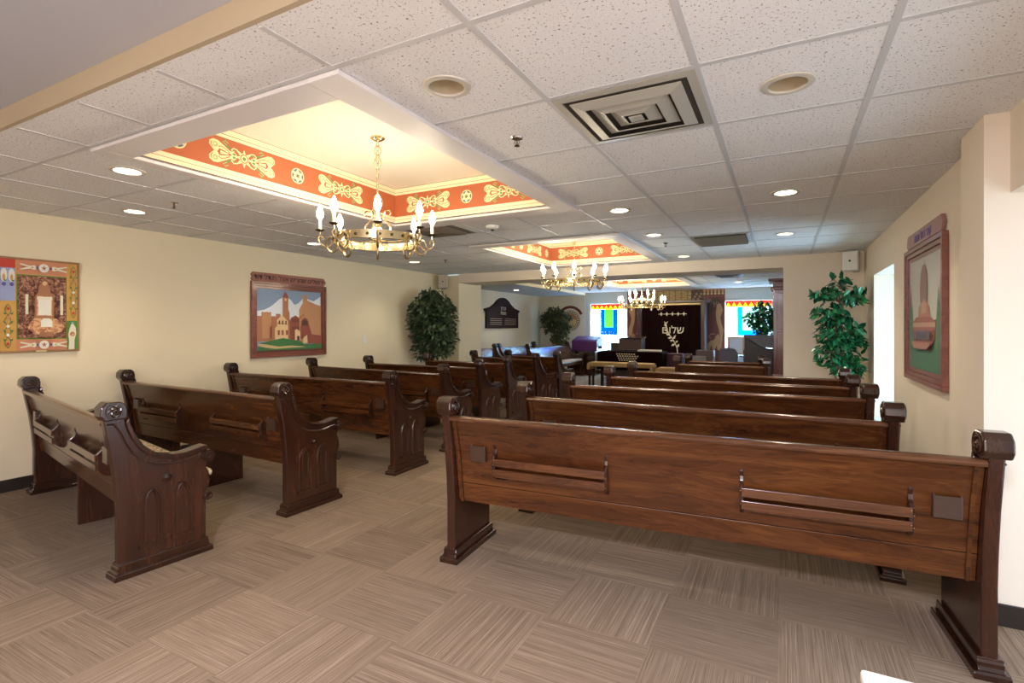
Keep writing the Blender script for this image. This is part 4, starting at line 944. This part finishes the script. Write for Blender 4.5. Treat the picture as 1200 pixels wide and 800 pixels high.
for k in range(-3, 4): cups.lathe([(0, 1.19), (.018, 1.20), (.022, 1.24), (0, 1.24)], (.085*k, 0, 0), 8)
obj('candle_cups', cups, CHROME, t)
# purple draped stand behind the side pew
t = thing('purple_draped_stand', 'reading stand draped in bright purple velvet behind the side pew', 'stand', (-4.95, 13.98, 0))
obj('body', MB().box(-.30, .30, -.2, .2, 0, .8), WDARK, t); obj('velvet_cover', MB().prism([(-.27, .70), (-.27, .96), (-.20, 1.0), (.2, 1.10), (.26, 1.08), (.27, .74), (.24, .72), (.215, .81), (-.22, .81), (-.24, .68)], -.37, .37, 'x'), PURPLE, t, bevel=.02, seg=3)
# dark podium, framed picture and chairs at the far right window
t = thing('podium', 'dark podium with slanted blue-grey top beside the red-brown cabinet', 'podium', (-.36, 10.6, 0))
obj('body', MB().prism([(-.28, 0), (-.28, 1.17), (.02, .97), (.24, .93), (.24, 0)], -.2, .25, 'y'), mat('podium_black', (.02, .016, .016), .4), t, bevel=.008)
obj('reading_top', MB().prism([(-.31, 1.175), (-.31, 1.205), (.38, 1.205), (.38, .955), (.02, .975)], .02, .26, 'y'), mat('podium_top', (.07, .085, .12), .35), t, bevel=.004)
t = thing('small_framed_picture', 'small wooden framed picture standing below the far right hanging', 'picture', (-1.05, 14.0, 0))
obj('easel', MB().box(-.02, .02, .03, .08, 0, .8).box(-.2, .2, .02, .06, .62, .65), WDARK, t)
f = MB().box(-.2, .2, 0, .03, .66, .70).box(-.2, .2, 0, .03, 1.08, 1.12).box(-.2, -.15, 0, .03, .70, 1.08).box(.15, .2, 0, .03, .70, 1.08); obj('frame', f, mat('pale_wood_frame', (.42, .30, .2), .5), t, bevel=.004)
obj('print', MB().box(-.15, .15, .01, .02, .70, 1.08), mat('pale_blue_print', (.45, .55, .75), .5), t)
def chair(x, y, rz, label, mt):
    t = thing('upholstered_chair', label, 'chair', (x, y, 0), rz, 'small chairs near the far right window')
    obj('seat', MB().box(-.22, .22, -.2, .22, .40, .46), mt, t, bevel=.02); obj('backrest', MB().prism([(-.2, .52), (-.21, .78), (-.15, .87), (0, .90), (.15, .87), (.21, .78), (.2, .52)], .20, .25, 'y'), mt, t, bevel=.015)
    for sx in (-1, 1):
        obj('leg', MB().box(sx*.19-.015, sx*.19+.015, -.19, -.16, 0, .40), CHROME, t); obj('leg', MB().box(sx*.19-.015, sx*.19+.015, .21, .24, 0, .53), CHROME, t)
chair(-1.02, 12.6, PI*.9, 'grey-blue chair back below the far right hanging', mat('grey_blue_fabric', (.09, .09, .15), .8))
chair(-.78, 13.3, -.5, 'maroon chair beside the dark podium', mat('maroon_fabric', (.12, .02, .03), .7))
o = obj('small_cabinet', MB().box(-.2, .2, -.2, .2, 0, .78), mat('grey_brown_cabinet', (.06, .035, .035), .45), None, (-1.72, 13.6, 0), bevel=.01); tag(o, 'small dark cabinet at the right foot of the ark', 'cabinet')
t = thing('music_stand', 'low metal music stand between the ark and the right pews', 'stand', (-1.62, 11.6, 0))
obj('pole', MB().tube([(0, 0, .02), (0, 0, .62)], .012, 8), CHROME, t); obj('desk', MB().box(-.16, .16, -.01, .01, .60, .74).box(-.17, .17, -.05, -.01, .595, .61), GREYPL, t); obj('foot', MB().box(-.17, .17, -.02, .02, 0, .02).box(-.02, .02, -.17, .17, 0, .019), CHROME, t)

# tall cabinet by the right opening
t = thing('tall_cabinet', 'tall red-brown wooden cabinet with crown moulding beside the stub wall', 'cabinet', (.13, 9.1, 0))
obj('body', MB().box(-.27, .25, -.12, .5, .06, 1.93), WRED, t, bevel=.004); obj('door_panel', MB().box(-.22, .22, -.135, -.1205, .70, 1.28).box(-.22, .22, -.135, -.1205, 1.32, 1.88), WRED, t, bevel=.006)
obj('crown_moulding', MB().box(-.31, .26, -.16, .52, 1.931, 1.97).box(-.28, .26, -.13, .5, 1.971, 2.06).box(-.34, .26, -.19, .52, 2.061, 2.10), WRED, t, bevel=.008); obj('base', MB().box(-.29, .26, -.14, .5, 0, .059), WRED, t)
obj('drawer', MB().box(-.28, .25, -.15, -.1205, .45, .62), mat('mauve_drawer', (.38, .25, .27), .4), t, bevel=.006)
# speakers
def speaker(x, y, z, rz, label, m_):
    t = thing('wall_speaker', label, 'speaker', (x, y, z), rz, 'small speakers in the ceiling corners')
    obj('cabinet', MB().prism([(-.09, -.10), (.09, -.10), (.06, .06), (-.06, .06)], -.12, .12, 'z'), m_, t, bevel=.008)
    obj('grille', MB().box(-.08, .08, -.108, -.1005, -.11, .11), m_, t, bevel=.004); obj('badge', MB().lathe([(0, 0), (.014, 0), (.012, .004), (0, .004)], n=12, M=Matrix.Translation((0, -.1085, 0)) @ Matrix.Rotation(PI/2, 4, 'X')), BLACK, t)
    obj('bracket', MB().box(-.03, .03, .061, .10, -.13, .13), GREYPL, t)
speaker(.77, 7.68, 2.17, -.45, 'white corner speaker at the top of the right stub wall', WHITEPL)
speaker(-5.47, 7.69, 2.17, .55, 'narrow grey speaker above the left ficus', mat('aged_speaker', (.42, .36, .27), .5))
# wall plates and outlet
def plate(loc, rz, label, kind='light_switch', cat='switch'):
    t = thing(kind, label, cat, loc, rz); obj('plate', MB().box(-.036, .036, -.006, 0, -.058, .058), WHITEPL, t, bevel=.003); obj('rocker', MB().box(-.012, .012, -.011, -.0065, -.025, .025), WHITEPL, t, bevel=.002)
plate((XL+.001, 5.87, 1.16), PI/2, 'small switch plate on the left wall before the ficus')
plate((XR-.001, 7.42, 1.20), -PI/2, 'upper switch plate on the right wall beside the plant'); plate((XR-.001, 7.36, 1.02), -PI/2, 'lower switch plate on the right wall beside the plant')
# white table corner at the bottom right
t = thing('white_side_table', 'white table top whose corner shows at the bottom right edge', 'table', (.45, .78, 0))
obj('table_top', MB().box(-.33, .33, -.32, .32, .715, .74), mat('cream_laminate', (.78, .72, .62), .4), t, bevel=.006)
for sx in (-1, 1):
    for sy in (-1, 1): obj('leg', MB().box(sx*.29-.02, sx*.29+.02, sy*.28-.02, sy*.28+.02, 0, .7145), mat('white_leg', (.7, .68, .62), .4), t)

# prayer cards standing in the racks of two left pews
for (x, y, rz, l) in ((-4.25, 5.44, -.016, 'white card standing in the rack of the fifth left pew'), (-3.80, 6.30, -.016, 'white card standing in the rack of the sixth left pew')):
    o = obj('white_card', MB().box(-.07, .07, -.004, .004, 0, .20), PAPER, None, (x, y, .5355), rz); tag(o, l, 'card')
